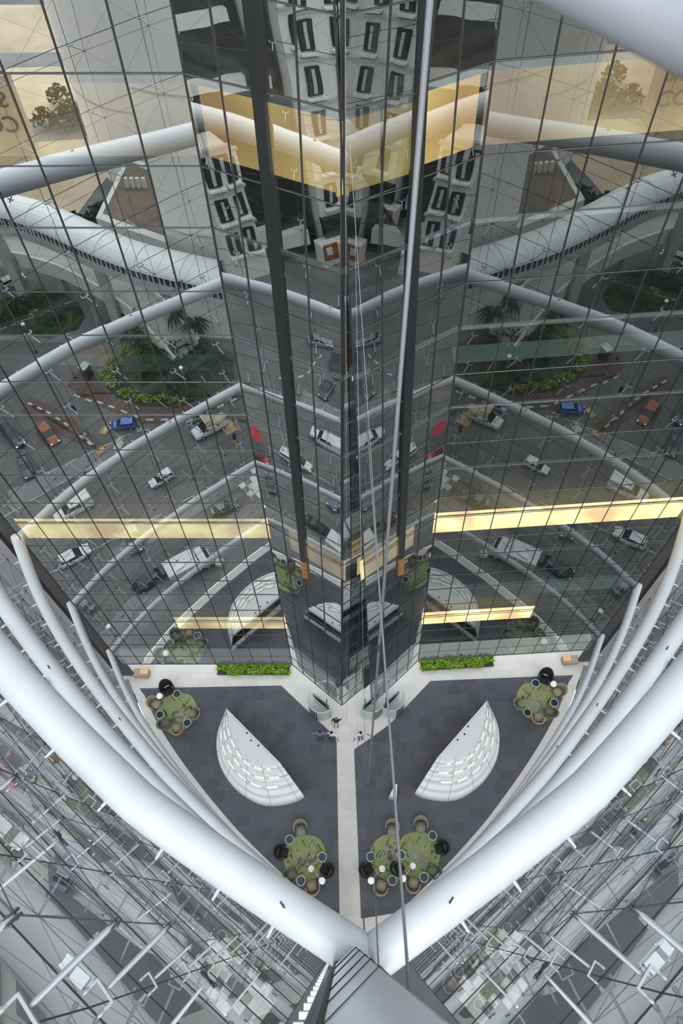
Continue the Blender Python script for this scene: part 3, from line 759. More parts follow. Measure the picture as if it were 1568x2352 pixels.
# ------------------------------------------------------------------ people
def person(x, y, face, label, shirt, trousers, skin, hair, arms, hgt=1.42, stride=0.0):
    root = thing('person', label, 'person', (x, y, 0.03), face - PI / 2, 'people by the prow')
    s = hgt / 1.75
    # one continuous body: skin-modifier figure looking to +Y
    V = []; R = []; E_ = []
    def v(p, r, parent=None):
        V.append(p); R.append(r)
        if parent is not None: E_.append((parent, len(V) - 1))
        return len(V) - 1
    pel = v((0, 0, 0.95), 0.135); wa = v((0, 0.01, 1.12), 0.125, pel); ch = v((0, 0.0, 1.32), 0.15, wa); nb = v((0, -0.01, 1.46), 0.075, ch); nk = v((0, 0.01, 1.54), 0.055, nb); hd = v((0, 0.03, 1.66), 0.095, nk)
    for sx in (-1, 1):
        hip = v((0.10 * sx, 0, 0.88), 0.10, pel); kn = v((0.11 * sx, 0.04 + stride * sx * 0.6, 0.50), 0.065, hip); an = v((0.11 * sx, -0.02 + stride * sx, 0.09), 0.042, kn); v((0.12 * sx, 0.13 + stride * sx, 0.04), 0.035, an)
        sh = v((0.19 * sx, 0, 1.40), 0.068, ch); el, wr = arms[0 if sx < 0 else 1]
        e = v(el, 0.05, sh); w_ = v(wr, 0.034, e)
        dv = (Vector(wr) - Vector(el)).normalized(); v(tuple(Vector(wr) + dv * 0.10), 0.036, w_)
    me = bpy.data.meshes.new('body')
    me.from_pydata([tuple(c * s for c in p) for p in V], E_, [])
    o = bpy.data.objects.new('body', me); C.objects.link(o); o.parent = root
    md = o.modifiers.new('skin', 'SKIN'); sd = o.modifiers.new('sub', 'SUBSURF'); sd.levels = 1; sd.render_levels = 2
    for i, r_ in enumerate(R): me.skin_vertices[0].data[i].radius = (r_ * s, r_ * s)
    me.skin_vertices[0].data[0].use_root = True
    dg = bpy.context.evaluated_depsgraph_get(); me2 = bpy.data.meshes.new_from_object(o.evaluated_get(dg)); o.modifiers.clear(); o.data = me2
    me2.materials.clear()
    for mm in (shirt, trousers, skin): me2.materials.append(mm)
    handp = [Vector(arms[0][1]) * s, Vector(arms[1][1]) * s]
    for p in me2.polygons:
        p.use_smooth = True; c = p.center; z = c.z / s
        p.material_index = 1 if z < 1.0 and abs(c.x) < 0.2 * s and not any((c - h).length < 0.2 * s for h in handp) else 0
        if z > 1.5 and (c.to_2d() - Vector((0, 0.01))).length < 0.14 * s: p.material_index = 2
        if any((c - h).length < 0.17 * s for h in handp): p.material_index = 2
    # fingers
    for (el, wr) in arms:
        dv = (Vector(wr) - Vector(el)).normalized(); side = dv.cross(Vector((0, 1, 0.2))).normalized()
        bm = new(); base = Vector(wr) + dv * 0.11
        for i, L in enumerate((0.065, 0.078, 0.072, 0.055)):
            b0 = base + side * (0.022 * (i - 1.5)); tube(bm, [tuple(b0 * s), tuple((b0 + dv * L * 0.6) * s), tuple((b0 + dv * L + Vector((0, 0.012, 0))) * s)], [0.009 * s, 0.008 * s, 0.006 * s], 6)
        t0 = Vector(wr) + dv * 0.05 + side * 0.035; tube(bm, [tuple(t0 * s), tuple((t0 + side * 0.04 + dv * 0.03) * s)], [0.01 * s, 0.007 * s], 6)
        obj('fingers', bm, skin, root, smooth=True)
    bm = new(); bmesh.ops.create_uvsphere(bm, u_segments=16, v_segments=10, radius=0.108 * s)
    bmesh.ops.scale(bm, vec=(0.92, 1.05, 0.95), verts=bm.verts); bmesh.ops.translate(bm, vec=(0, 0.005 * s, 1.70 * s), verts=bm.verts)
    bmesh.ops.delete(bm, geom=[v_ for v_ in bm.verts if v_.co.z < 1.66 * s and v_.co.y > -0.01 * s], context='VERTS')
    obj('hair', bm, hair, root, smooth=True)
    bm = new()
    bmesh.ops.create_cone(bm, segments=6, radius1=0.018 * s, radius2=0.004 * s, depth=0.05 * s, matrix=Matrix.Translation((0, 0.125 * s, 1.64 * s)) @ Matrix.Rotation(-PI / 2, 4, 'X')); 
    for sx in (-1, 1): bmesh.ops.create_uvsphere(bm, u_segments=6, v_segments=5, radius=0.022 * s, matrix=Matrix.Translation((0.095 * sx * s, 0.01 * s, 1.65 * s)))
    obj('face_features', bm, skin, root, smooth=True)
    bm = new()
    for sx in (-1, 1): bmesh.ops.create_uvsphere(bm, u_segments=6, v_segments=5, radius=0.011 * s, matrix=Matrix.Translation((0.035 * sx * s, 0.115 * s, 1.67 * s)))
    obj('eyes', bm, M['hair'], root)
    for sx in (-1, 1):
        bm = new(); box(bm, 0.12 * sx * s, (0.06 + stride * sx) * s, 0.03 * s, 0.09 * s, 0.25 * s, 0.06 * s); bev(bm, 0.015 * s); obj('shoe', bm, M['blackfab'], root)
    return root
UPARM = lambda sx: ((0.40 * sx, 0.05, 1.46), (0.50 * sx, 0.10, 1.72))
DOWN = lambda sx: ((0.27 * sx, -0.02, 1.14), (0.27 * sx, 0.10, 0.90))
OUT = lambda sx: ((0.40 * sx, 0.08, 1.22), (0.56 * sx, 0.24, 1.18))
person(-1.20, 9.62, PI / 2 + PI, 'person in a blue shirt raising both arms on the dark tiles', M['blueshirt'], M['jeans'], M['skin'], M['hair'], (UPARM(-1), UPARM(1)))
pw = person(-0.56, 9.60, PI / 2 + PI - 0.3, 'person in a white shirt with hands out at the tip of the pale path', M['whiteshirt'], M['jeans'], M['skin2'], M['hair'], (OUT(-1), OUT(1)), 1.36)
person(-0.30, 10.35, -PI / 2 - 0.15, 'person in a black top and pale jeans reaching one arm up, near the prow', M['blackshirt'], M['lightjeans'], M['skin'], M['hairgrey'], (((-0.30, 0.02, 1.62), (-0.34, 0.02, 1.95)), DOWN(1)), 1.45)

# ------------------------------------------------------------------ cars
def loft(bm, secs, n=10):
    """secs: (x, half width, z0, z1); rounded-box cross sections"""
    rings = []
    for x, w, z0, z1 in secs:
        ring = []
        for (yy, zz) in ((-1, 0.12), (-0.92, 0), (0.92, 0), (1, 0.12), (1, 0.62), (0.90, 0.92), (0.72, 1), (-0.72, 1), (-0.90, 0.92), (-1, 0.62)):
            ring.append(bm.verts.new((x, yy * w, z0 + (z1 - z0) * zz)))
        rings.append(ring)
    for a, b in zip(rings, rings[1:]):
        for i in range(10): bm.faces.new((a[i], a[(i + 1) % 10], b[(i + 1) % 10], b[i]))
    bm.faces.new(rings[0][::-1]); bm.faces.new(rings[-1])
    bmesh.ops.recalc_face_normals(bm, faces=bm.faces[:])
def car(name, cat, kind, x, y, ang, L, col, label):
    root = thing(name, label, cat, (x, y, GZ + 0.0), math.radians(ang), '{s} street vehicles'); s = L / 4.3; root.scale = (s, s, s)
    m = CARCOL[col]
    body = {'hatch': [(-2.12, .70, .45, .80), (-2.0, .82, .25, .98), (-1.2, .88, .22, 1.0), (0.6, .88, .22, .98), (1.5, .85, .22, .90), (2.0, .76, .28, .74), (2.15, .62, .38, .60)],
            'sedan': [(-2.15, .68, .45, .85), (-2.05, .80, .28, .95), (-1.2, .87, .22, .98), (0.7, .87, .22, .96), (1.5, .85, .22, .88), (2.05, .74, .28, .74), (2.18, .6, .38, .6)],
            'pickup': [(-2.15, .84, .45, .98), (-2.1, .88, .35, 1.02), (-0.6, .88, .30, 1.02), (0.7, .88, .30, 1.02), (1.5, .86, .30, .98), (2.0, .80, .34, .88), (2.15, .68, .42, .72)],
            'truck': [(1.0, .92, .35, 1.0), (1.6, .92, .35, 1.0), (2.05, .90, .35, .95), (2.18, .82, .4, .85)]}[kind]
    bm = new(); loft(bm, body); obj('body', bm, m, root, smooth=False)
    cab = {'hatch': ((-2.0, .72, .9), (-1.75, .70, 1.42), (0.15, .68, 1.46), (1.05, .74, .92)), 'sedan': ((-1.75, .70, .9), (-1.0, .66, 1.36), (0.1, .66, 1.38), (1.05, .72, .9)),
           'pickup': ((-0.95, .74, .98), (-0.8, .72, 1.55), (0.35, .70, 1.58), (1.1, .76, 1.0)), 'truck': ((0.95, .84, .95), (1.0, .84, 1.6), (1.6, .82, 1.6), (2.05, .84, .98))}[kind]
    bm = new()
    (xa, wa, za), (xb, wb, zb), (xc, wc, zc), (xd, wd, zd) = cab
    v = [bm.verts.new(p) for p in ((xa, -wa, za), (xa, wa, za), (xd, -wd, zd), (xd, wd, zd), (xb, -wb, zb), (xb, wb, zb), (xc, -wc, zc), (xc, wc, zc))]
    for f in ((0, 1, 5, 4), (2, 6, 7, 3), (0, 4, 6, 2), (1, 3, 7, 5), (4, 5, 7, 6), (0, 2, 3, 1)): bm.faces.new([v[i] for i in f])
    bmesh.ops.recalc_face_normals(bm, faces=bm.faces[:]); obj('cabin_glass', bm, M['carglass'], root)
    bm = new(); box(bm, (xb + xc) / 2, 0, max(zb, zc) + 0.015, (xc - xb) + 0.1, wb * 2 + 0.02, 0.07); bev(bm, 0.03, 1); obj('roof', bm, m, root)
    bm = new()
    for sy in (-1, 1):
        for xp in ((xa + xb) / 2, (xb + xc) / 2, (xc * 0.45 + xd * 0.55)):
            zz = 1.0; tube(bm, [(xp + (0.1 if xp > 0.3 else 0), sy * (wa + 0.01), za), (xp - (0.25 if xp > 0.3 else 0), sy * (wb + 0.01), zb - 0.02)], 0.035, 4)
    obj('window_pillar', bm, m, root)
    for sy in (-1, 1):
        for wx in ((1.35, -1.3) if kind != 'truck' else (1.45, -1.25)):
            bm = new(); tube(bm, [(wx, sy * 0.68, 0.31), (wx, sy * 0.90, 0.31)], 0.31, 16); w_ = obj('wheel', bm, M['tyre'], root)
            bm = new(); tube(bm, [(wx, sy * 0.89, 0.31), (wx, sy * 0.915, 0.31)], 0.18, 12); obj('hub', bm, M['pale_steel'], w_)
        bm = new(); box(bm, 2.06, sy * 0.55, 0.66, 0.16, 0.26, 0.12); obj('headlight', bm, M['headlamp'], root)
        bm = new(); box(bm, -2.12 if kind != 'truck' else -2.16, sy * 0.68, 0.78, 0.08, 0.16, 0.2); obj('tail_light', bm, M['taillamp'], root)
        bm = new(); box(bm, xd - 0.25, sy * 0.95, 1.0, 0.14, 0.18, 0.12); obj('mirror', bm, m, root)
    if kind == 'truck':
        bm = new(); box(bm, -0.65, 0, 1.15, 3.0, 1.9, 1.5); bev(bm, 0.05, 1); obj('cargo_box', bm, m, root)
        bm = new(); box(bm, 0, 0, 0.38, 4.2, 1.2, 0.14); obj('chassis', bm, M['dark_steel'], root)
        bm = new(); box(bm, -0.9, 0.3, 1.93, 0.7, 0.5, 0.06); obj('roof_hatch', bm, M['pale_steel'], root)
    return root
CARS = [('car', 'car', 'hatch', -28.6, -22.3, -40, 2.1, 'white', 'white car with open door far under the {s} skybridge'),
        ('car', 'car', 'sedan', -18.2, -18.2, 144, 2.0, 'silver', 'silver sedan on the lane between lawn circle and bridge, {s} street'),
        ('car', 'car', 'hatch', -24.2, -5.3, 43, 2.5, 'darkgrey', 'dark grey hatchback with lit headlamps furthest along the {s} street'),
        ('car', 'car', 'hatch', -21.6, -5.5, 49, 2.3, 'rust', 'rust orange hatchback with lit headlamps beside the striped kerb, {s} street'),
        ('car', 'car', 'hatch', -16.2, -6.3, 173, 1.9, 'blue', 'bright blue car beside cardboard boards, {s} street'),
        ('car', 'car', 'sedan', -10.8, -7.2, 153, 1.9, 'silver', 'silver grey car behind the loaded pickup, {s} street'),
        ('pickup_truck', 'truck', 'pickup', -9.8, -6.0, -216, 2.6, 'white', 'white pickup loaded with crumpled cardboard, {s} street'),
        ('car', 'car', 'sedan', -22.6, -2.6, 62, 2.2, 'steelblue', 'blue grey saloon alone on the curved lane, {s} street'),
        ('car', 'car', 'hatch', -12.8, -1.5, 145, 1.85, 'white', 'white hatchback in mid road below the striped kerb, {s} street'),
        ('pickup_truck', 'truck', 'pickup', -18.5, 0.9, 144, 2.75, 'white', 'white double-cab pickup with a white canopy, {s} street'),
        ('car', 'car', 'hatch', -17.6, 4.7, -35, 2.2, 'white', 'white hatchback turned away from the glass wall, {s} street'),
        ('car', 'car', 'sedan', -8.1, 0.9, -24, 1.9, 'teal', 'dark teal car dimmed by reflections near the {s} glass wall'),
        ('box_truck', 'truck', 'truck', -9.9, 5.5, -32, 3.0, 'white', 'white box truck parked beside the pale kerb, {s} street'),
        ('car', 'car', 'sedan', -12.4, 6.5, 145, 2.3, 'black', 'black sedan behind the box truck with red tail lamp, {s} street'),
        ('car', 'car', 'sedan', -16.4, 8.1, -150, 1.7, 'steelblue', 'blue grey car half hidden by the facade end, {s} street'),
        ('car', 'car', 'sedan', -18.7, 7.6, -47, 1.9, 'red', 'dark red car beside a red canopy, {s} street'),
        ('car', 'car', 'sedan', -27.0, -5.8, -60, 2.4, 'silver', 'silver sedan near the cream house, {s} street'),
        ('car', 'car', 'sedan', -14.0, 3.2, 70, 2.6, 'steelblue', 'dark blue car seen straight down through the {s} glass wall')]
carobjs = []
for a_ in CARS: carobjs.append(both(car(*a_)))
# canopy and load on pickups
bm = new(); box(bm, -1.45, 0, 1.28, 1.35, 1.6, 0.62); bev(bm, 0.08, 1); obj('canopy', bm, CARCOL['white'], carobjs[9])
bm = new(); rnd = random.Random(5)
for i in range(7): 
    vs = box(bm, rnd.uniform(-1.8, 0.0), rnd.uniform(-.4, .4), 1.35 + 0.12 * i, rnd.uniform(.8, 1.6), rnd.uniform(.8, 1.5), 0.10, rnd.uniform(-.5, .5))
obj('cardboard_load', bm, M['canvas'], carobjs[6])
# loose street things
def flat_thing(name, label, cat, x, y, w, l, h, rz, m, parts=None):
    r_ = thing(name, label, cat, (x, y, GZ + 0.04), rz)
    b_ = new(); box(b_, 0, 0, h / 2, w, l, h); obj('board', b_, M[m], r_)
    b_ = new(); box(b_, w * 0.1, -l * 0.1, h + 0.015, w * 0.6, l * 0.5, 0.02, 0.3); obj('flap', b_, M['canvas'], r_)
    return both(r_)
flat_thing('cardboard_sheet', 'large brown cardboard sheet beside the loaded pickup, {s} street', 'cardboard', -8.5, -6.3, 0.95, 1.3, 0.05, -0.6, 'cardboard')
flat_thing('cardboard_sheet', 'dark brown cardboard pile at the {s} street corner', 'cardboard', -7.2, -7.2, 1.0, 0.9, 0.3, 0.3, 'brownroof')
flat_thing('cardboard_sheet', 'small tan cardboard sheet in front of the blue car, {s} street', 'cardboard', -17.6, -6.1, 0.55, 0.7, 0.05, 0.4, 'cardboard')
flat_thing('cardboard_sheet', 'tan board lying across the striped kerb end, {s} street', 'cardboard', -17.6, -4.2, 0.45, 0.8, 0.05, 0.7, 'cardboard')
flat_thing('plastic_crate', 'pale blue crate lid lying in the road below the blue car, {s} street', 'crate', -16.2, -4.6, 0.6, 0.8, 0.2, 0.3, 'frost')
flat_thing('cargo_crate', 'white and blue crate beside the box truck, {s} street', 'crate', -8.0, 5.2, 0.45, 0.5, 0.4, 0.2, 'whiteshirt')
r = thing('street_canopy', 'red canopy beside the dark red car, {s} street', 'canopy', (-20.0, 6.6, GZ))
bm = new(); 
v = [bm.verts.new(p) for p in ((-0.7, -0.5, 1.1), (0.7, -0.5, 1.1), (0.7, 0.5, 1.1), (-0.7, 0.5, 1.1), (0, 0, 1.4))]
for f in ((0, 1, 4), (1, 2, 4), (2, 3, 4), (3, 0, 4)): bm.faces.new([v[i] for i in f])
obj('cloth', bm, M['redcloth'], r)
for sx in (-0.66, 0.66):
    for sy in (-0.46, 0.46):
        bm = new(); tube(bm, [(sx, sy, 0), (sx, sy, 1.1)], 0.02, 6); obj('pole', bm, M['steel'], r)
both(r)
# street lamps, signals
def street_lamp(x, y, label, h=3.0):
    r_ = thing('street_lamp', label, 'street lamp', (x, y, GZ), 0, '{s} street lamps')
    b_ = new(); tube(b_, [(0, 0, 0), (0, 0, h)], [0.05, 0.03], 8); obj('pole', b_, M['steel'], r_)
    b_ = new(); lathe(b_, [(0.05, -0.05), (0.16, 0.0), (0.13, 0.08), (0.04, 0.11)], 14, (0, 0, h)); obj('lamp_head', b_, M['lampwhite'], r_)
    b_ = new(); lathe(b_, [(0.1, 0), (0.07, 0.25)], 8); obj('base', b_, M['dark_steel'], r_)
    return both(r_)
street_lamp(-20.8, -11.2, 'street lamp with white head at the paving edge, {s} street')
street_lamp(-11.8, -9.6, 'street lamp with white head inside the lime hedge island, {s} street')
street_lamp(-14.0, 10.2, 'short white lamp near the facade end, {s} street', 1.6)
street_lamp(-24.5, -14.0, 'street lamp with white head by the lawn circle, {s} street')
def signal(x, y, label):
    r_ = thing('traffic_signal', label, 'traffic light', (x, y, GZ), 0, '{s} traffic lights')
    b_ = new(); tube(b_, [(0, 0, 0), (0, 0, 1.7)], 0.04, 8); obj('pole', b_, M['yellow'], r_)
    b_ = new(); box(b_, 0, 0, 1.95, 0.22, 0.2, 0.55); bev(b_, 0.03, 1); hd_ = obj('signal_head', b_, M['blackfab'], r_)
    for i, mm in enumerate(('taillamp', 'yellow', 'planter')):
        b_ = new(); lathe(b_, [(0.06, 0), (0.06, 0.02)], 10); o_ = obj('lens', b_, M[mm], hd_); o_.location = (0, -0.10, 2.12 - 0.17 * i); o_.rotation_euler = (PI / 2, 0, 0)
    return both(r_)
signal(-19.5, -6.6, 'traffic light on the striped red island, {s} street'); signal(-7.6, -3.9, 'traffic light nearest the glass prow reflection, {s} street'); signal(-12.2, -8.3, 'traffic light in front of the lime hedge island, {s} street')
r = thing('information_kiosk', 'small dark street kiosk with a pale roof on the tan paving, {s} street', 'kiosk', (-19.8, -11.4, GZ), 0.4)
bm = new(); box(bm, 0, 0, 0.6, 0.5, 0.7, 1.2); obj('cabinet', bm, M['dark'], r)
bm = new(); box(bm, 0, 0, 1.24, 0.6, 0.8, 0.08); obj('roof', bm, M['frost'], r); both(r)
r = thing('street_trader', 'person crouching over wares in mid road, {s} street', 'person', (-14.9, -1.1, GZ)); bpy.data.objects.remove(r)

# planting on the island
def shrub(x, y, rx, ry, h, m, label, name='shrub', seed=0, n=None):
    r_ = thing(name, label, 'shrub', (x, y, GZ + 0.08))
    b_ = new(); rnd = random.Random(seed + int(x * 13 + y * 7))
    for i in range(n or int(60 + 30 * rx * ry)):
        a = rnd.uniform(0, 6.28); q = math.sqrt(rnd.random()); px, py = rx * q * math.cos(a), ry * q * math.sin(a); pz = h * (1 - 0.6 * q * q) * rnd.uniform(0.4, 1.0)
        sz = rnd.uniform(0.12, 0.24) * (0.6 + 0.4 * h)
        for k_ in range(2):
            t = Vector((rnd.gauss(0, 1), rnd.gauss(0, 1), rnd.gauss(0, .6))).normalized() * sz; u = t.cross(Vector((rnd.gauss(0, 1), rnd.gauss(0, 1), 1))).normalized() * sz * 0.5
            c = Vector((px, py, pz)); quad(b_, c - t, c + u, c + t, c - u)
    obj('foliage', b_, M[m], r_)
    b_ = new(); tube(b_, [(0, 0, -0.05), (0.02, 0, h * 0.6)], [0.05, 0.02], 6); obj('stem', b_, M['trunk'], r_)
    return both(r_)
hp = [(-18.3, -11.6, .7, .7), (-18.0, -12.8, .8, .7), (-16.9, -14.2, .8, .6), (-15.9, -15.2, .8, .5), (-17.7, -10.5, .6, .5), (-16.4, -9.5, .8, .45), (-14.9, -8.9, .8, .4), (-13.3, -8.9, .8, .4)]
for i, (x, y, a, b) in enumerate(hp): shrub(x, y, a, b, 0.5, 'limehedge', 'clipped lime green hedge clump edging the island bed, {s} street', 'hedge_clump', 3).__setitem__('group', '{s} island hedge')
for i, (x, y, a, b, h) in enumerate([(-15.4, -11.8, 1.8, 1.4, .9), (-12.8, -11.6, 1.9, 1.6, .9), (-10.4, -12.2, 1.6, 1.5, .8), (-13.4, -14.2, 1.8, 1.2, .9)]): shrub(x, y, a, b, h, 'bush', 'dark green ground planting in the island centre, {s} street', 'shrub', 9).__setitem__('group', '{s} island planting')
for x, y in ((-26.5, -19.0), (-24.0, -18.0), (-27.5, -17.4)): shrub(x, y, 1.5, 1.2, .9, 'bush', 'dark shrubs on the lawn circle, {s} street', 'shrub', 2).__setitem__('group', '{s} circle planting')
shrub(-25.4, -18.2, 0.9, 0.4, .6, 'limehedge', 'single lime green clump in the lawn circle, {s} street', 'hedge_clump', 4)
for x, y in ((-31, -46.5), (-29, -46.2), (-30.5, -51), (-27.2, -51), (-28.4, -47.8), (-26.4, -46.4), (-25.0, -44.4)): shrub(x, y, 1.4, 1.0, 2.2, 'bush', 'dark bush on the sandy bank beside the far road, {s} street', 'shrub', 6, 130).__setitem__('group', '{s} bank bushes')
shrub(-24.4, -27.5, 2.4, 2.4, 3.0, 'bush', 'big dark tree crown behind the skybridge, {s} street', 'tree', 8, 420)
shrub(-21.5, -29.5, 2.2, 2.0, 2.8, 'bush', 'dark tree crown next to the cream tower, {s} street', 'tree', 8, 380)
def palm(x, y, h, label):
    r_ = thing('palm_tree', label, 'palm tree', (x, y, GZ + 0.05), 0, '{s} street palms')
    b_ = new(); tube(b_, [(0, 0, 0), (0.05, 0, h * 0.5), (0, 0.05, h)], [0.12, 0.09, 0.08], 8); obj('trunk', b_, M['trunk'], r_)
    b_ = new(); rnd = random.Random(int(x * 10))
    for i in range(34):
        a = rnd.uniform(0, 6.28); L = rnd.uniform(0.9, 1.5); up = rnd.uniform(-.2, .8); p0 = Vector((0, 0.05, h)); dirn = Vector((math.cos(a), math.sin(a), up))
        p1 = p0 + dirn * L * 0.55; p2 = p0 + dirn * L + Vector((0, 0, -0.5 * L)); sd = Vector((-math.sin(a), math.cos(a), 0)) * 0.11
        quad(b_, p0 - sd * .3, p0 + sd * .3, p1 + sd, p1 - sd); quad(b_, p1 - sd, p1 + sd, p2 + sd * .1, p2 - sd * .1)
    obj('frond_crown', b_, M['bush'], r_); return both(r_)
palm(-16.4, -14.3, 1.6, 'spiky palm beside the lime hedge island, {s} street'); palm(-13.6, -16.6, 2.0, 'tall spiky palm in front of the cream tower foot, {s} street'); palm(-11.6, -15.6, 1.8, 'spiky palm against the pale wall, {s} street'); palm(-19.0, -19.6, 1.4, 'short palm by the silver sedan lane, {s} street')

# ------------------------------------------------------------------ buildings out there
def building(name, label, pts, z1, m, cat='building', z0=GZ):
    r_ = thing(name, label, cat, (0, 0, 0)); b_ = new(); prism(b_, pts, z0, z1); obj('wall', b_, m, r_); return both(r_)
def rounded(cx, cy, rx, ry, n=28): return [(cx + rx * math.cos(2 * PI * i / n), cy + ry * math.sin(2 * PI * i / n)) for i in range(n)]
b1 = building('cream_tower', 'blank pale cream tower with a curved face nearest the street, {s} side', [(-12.7, -16.6), (-10.6, -15.7), (-8.0, -15.3), (-3.0, -15.2), (-3.0, -30), (-13.5, -30), (-13.4, -20)], 34, M['cream'])
for z in (9.5, 19.0):
    bm = new(); prism(bm, [(-12.75, -16.55), (-10.6, -15.64), (-8.0, -15.24), (-3.0, -15.14), (-3.0, -15.2), (-12.7, -16.8)], z, z + 0.12); obj('string_course', bm, M['concrete'], b1)
b2 = building('cream_tower', 'blank rounded cream tower set back behind the first, {s} side', rounded(-17.5, -45, 8.2, 10.0), 44, M['cream'])
bm = new(); prism(bm, rounded(-17.5, -45, 8.24, 10.04), 7.5, 7.7); obj('string_course', bm, M['concrete'], b2)
b3 = building('low_block', 'low block with a brown roof and parapet below the cream tower, {s} side', [(-20.5, -24.8), (-14.0, -21.6), (-13.0, -30.5), (-19.6, -33.6)], 4.6, M['cream2'])
bm = new(); prism(bm, [(-20.0, -25.4), (-14.5, -22.6), (-13.6, -30.0), (-19.2, -32.8)], 4.6, 4.66); obj('roof', bm, M['brownroof'], b3)
for i in range(4):
    bm = new(); box(bm, -18.6 + i * .5, -29.2, 5.1, 0.3, 0.3, 0.9); obj('roof_vent', bm, M['cream2'], b3)
# sign wall with lettering
b4 = building('sign_wall', 'beige wall with black lettering SAN and CON, far {s} side', [(-46, -42.2), (-31.6, -42.2), (-31.6, -44.0), (-46, -44.0)], 7.4, M['sand'], 'wall')
def text_on(parent, body, x, y, z, size, m):
    cu = bpy.data.curves.new('lettering', 'FONT'); cu.body = body; cu.size = size; cu.extrude = 0.05; cu.align_x = 'LEFT'
    t = bpy.data.objects.new('lettering', cu); C.objects.link(t); t.parent = parent; cu.materials.append(m)
    t.location = (x, y, z); t.rotation_euler = (PI / 2, 0, PI); return t
text_on(b4, 'SAN', -32.2, -42.12, 4.6, 2.0, M['gasket']); text_on(b4, 'CON', -32.0, -42.12, 2.2, 2.2, M['gasket'])
# footbridge with white vaulted roof
def skybridge():
    r_ = thing('skybridge', 'curving footbridge with white vaulted roof and window band, {s} side', 'bridge', (0, 0, 0))
    path = catmull([(-34.0, -20.3), (-29.5, -20.4), (-25.5, -20.2), (-22.0, -18.9), (-18.2, -16.6), (-14.6, -14.6), (-10.6, -13.1), (-6.5, -11.8), (-2.5, -10.5)], 5)
    zb = 7.9
    def strip(name, prof, m):
        b_ = new(); rows = []
        for i, p in enumerate(path):
            t = (path[min(i + 1, len(path) - 1)] - path[max(i - 1, 0)]).normalized(); n = Vector((-t.y, t.x))
            rows.append([b_.verts.new((p.x + n.x * o_, p.y + n.y * o_, z)) for o_, z in prof])
        for a, b in zip(rows, rows[1:]):
            for i in range(len(prof) - 1): b_.faces.new((a[i], b[i], b[i + 1], a[i + 1]))
        bmesh.ops.recalc_face_normals(b_, faces=b_.faces[:]); return obj(name, b_, m, r_)
    strip('vaulted_roof', [(-1.25, zb + .75)] + [(-1.3 * math.cos(a), zb + .8 + 0.85 * math.sin(a)) for a in [PI * i / 12 for i in range(13)]] + [(1.25, zb + .75)], M['white2'])
    strip('window_band', [(1.15, zb + 0.1), (1.15, zb + 0.85)], M['darkglass'])
    strip('deck', [(1.35, zb + .1), (1.35, zb - .45), (-1.35, zb - .45), (-1.35, zb + .1), (1.35, zb + .1)], M['concrete'])
    b_ = new()
    for i in range(0, len(path), 1):
        p = path[i]; t = (path[min(i + 1, len(path) - 1)] - path[max(i - 1, 0)]).normalized(); n = Vector((-t.y, t.x))
        for ff in (0, 0.5):
            q = p + t * ff * 0.8 + n * 1.19; tube(b_, [(q.x, q.y, zb), (q.x, q.y, zb + .85)], 0.05, 4)
    obj('window_posts', b_, M['white2'], r_)
    b_ = new()
    for i in range(2, len(path), 4):
        p = path[i]; t = (path[min(i + 1, len(path) - 1)] - path[max(i - 1, 0)]).normalized(); n = Vector((-t.y, t.x))
        tube(b_, [(p.x - n.x * 1.31 * math.cos(a), p.y - n.y * 1.31 * math.cos(a), zb + .8 + .87 * math.sin(a)) for a in [PI * j / 10 for j in range(11)]], 0.025, 4)
    obj('roof_rib', b_, M['frost'], r_)
    for i in (8, 20):
        p = path[i]; b_ = new(); box(b_, p.x, p.y, zb / 2 - .25, 0.7, 0.7, zb - .4); obj('pier', b_, M['concrete'], r_)
    p = path[10]; t = (path[11] - path[9]).normalized(); n = Vector((-t.y, t.x))
    b_ = new(); tube(b_, [(p.x - n.x * 1.42 * math.cos(a), p.y - n.y * 1.42 * math.cos(a), zb + .75 + .98 * math.sin(a)) for a in [PI * j / 12 for j in range(13)]], 0.2, 8); obj('portal_ring', b_, M['frost'], r_)
    return both(r_)
skybridge()
def ramp():
    r_ = thing('concrete_ramp', 'curved pale concrete ramp below the footbridge, {s} side', 'ramp', (0, 0, 0))
    path = catmull([(-36, -23.5), (-30.0, -22.6), (-25.5, -21.9), (-20.5, -19.8), (-16.6, -17.6), (-14.0, -15.3), (-12.4, -13.8)], 6); N = len(path)
    for name, prof, m in (('roadway', [(-1.5, 0.0), (1.0, 0.0)], M['concrete']), ('parapet', [(1.0, -.9), (1.0, .5), (1.2, .5), (1.2, -.9)], M['cream2']), ('inner_parapet', [(-1.5, -.9), (-1.5, .5), (-1.7, .5), (-1.7, -.9)], M['cream2'])):
        b_ = new(); rows = []
        for i, p in enumerate(path):
            t = (path[min(i + 1, N - 1)] - path[max(i - 1, 0)]).normalized(); n = Vector((-t.y, t.x)); z = 3.6 * (1 - max(0, (i / (N - 1) - 0.45)) / 0.55)
            rows.append([b_.verts.new((p.x + n.x * o_, p.y + n.y * o_, max(GZ, zz + z))) for o_, zz in prof])
        for a, b in zip(rows, rows[1:]):
            for i in range(len(prof) - 1): b_.faces.new((a[i], b[i], b[i + 1], a[i + 1]))
        bmesh.ops.recalc_face_normals(b_, faces=b_.faces[:]); obj(name, b_, m, r_)
    for i in (5, 14):
        p = path[i]; b_ = new(); box(b_, p.x, p.y, 1.3, 0.6, 0.9, 2.7); obj('pier', b_, M['concrete'], r_)
    return both(r_)
ramp()
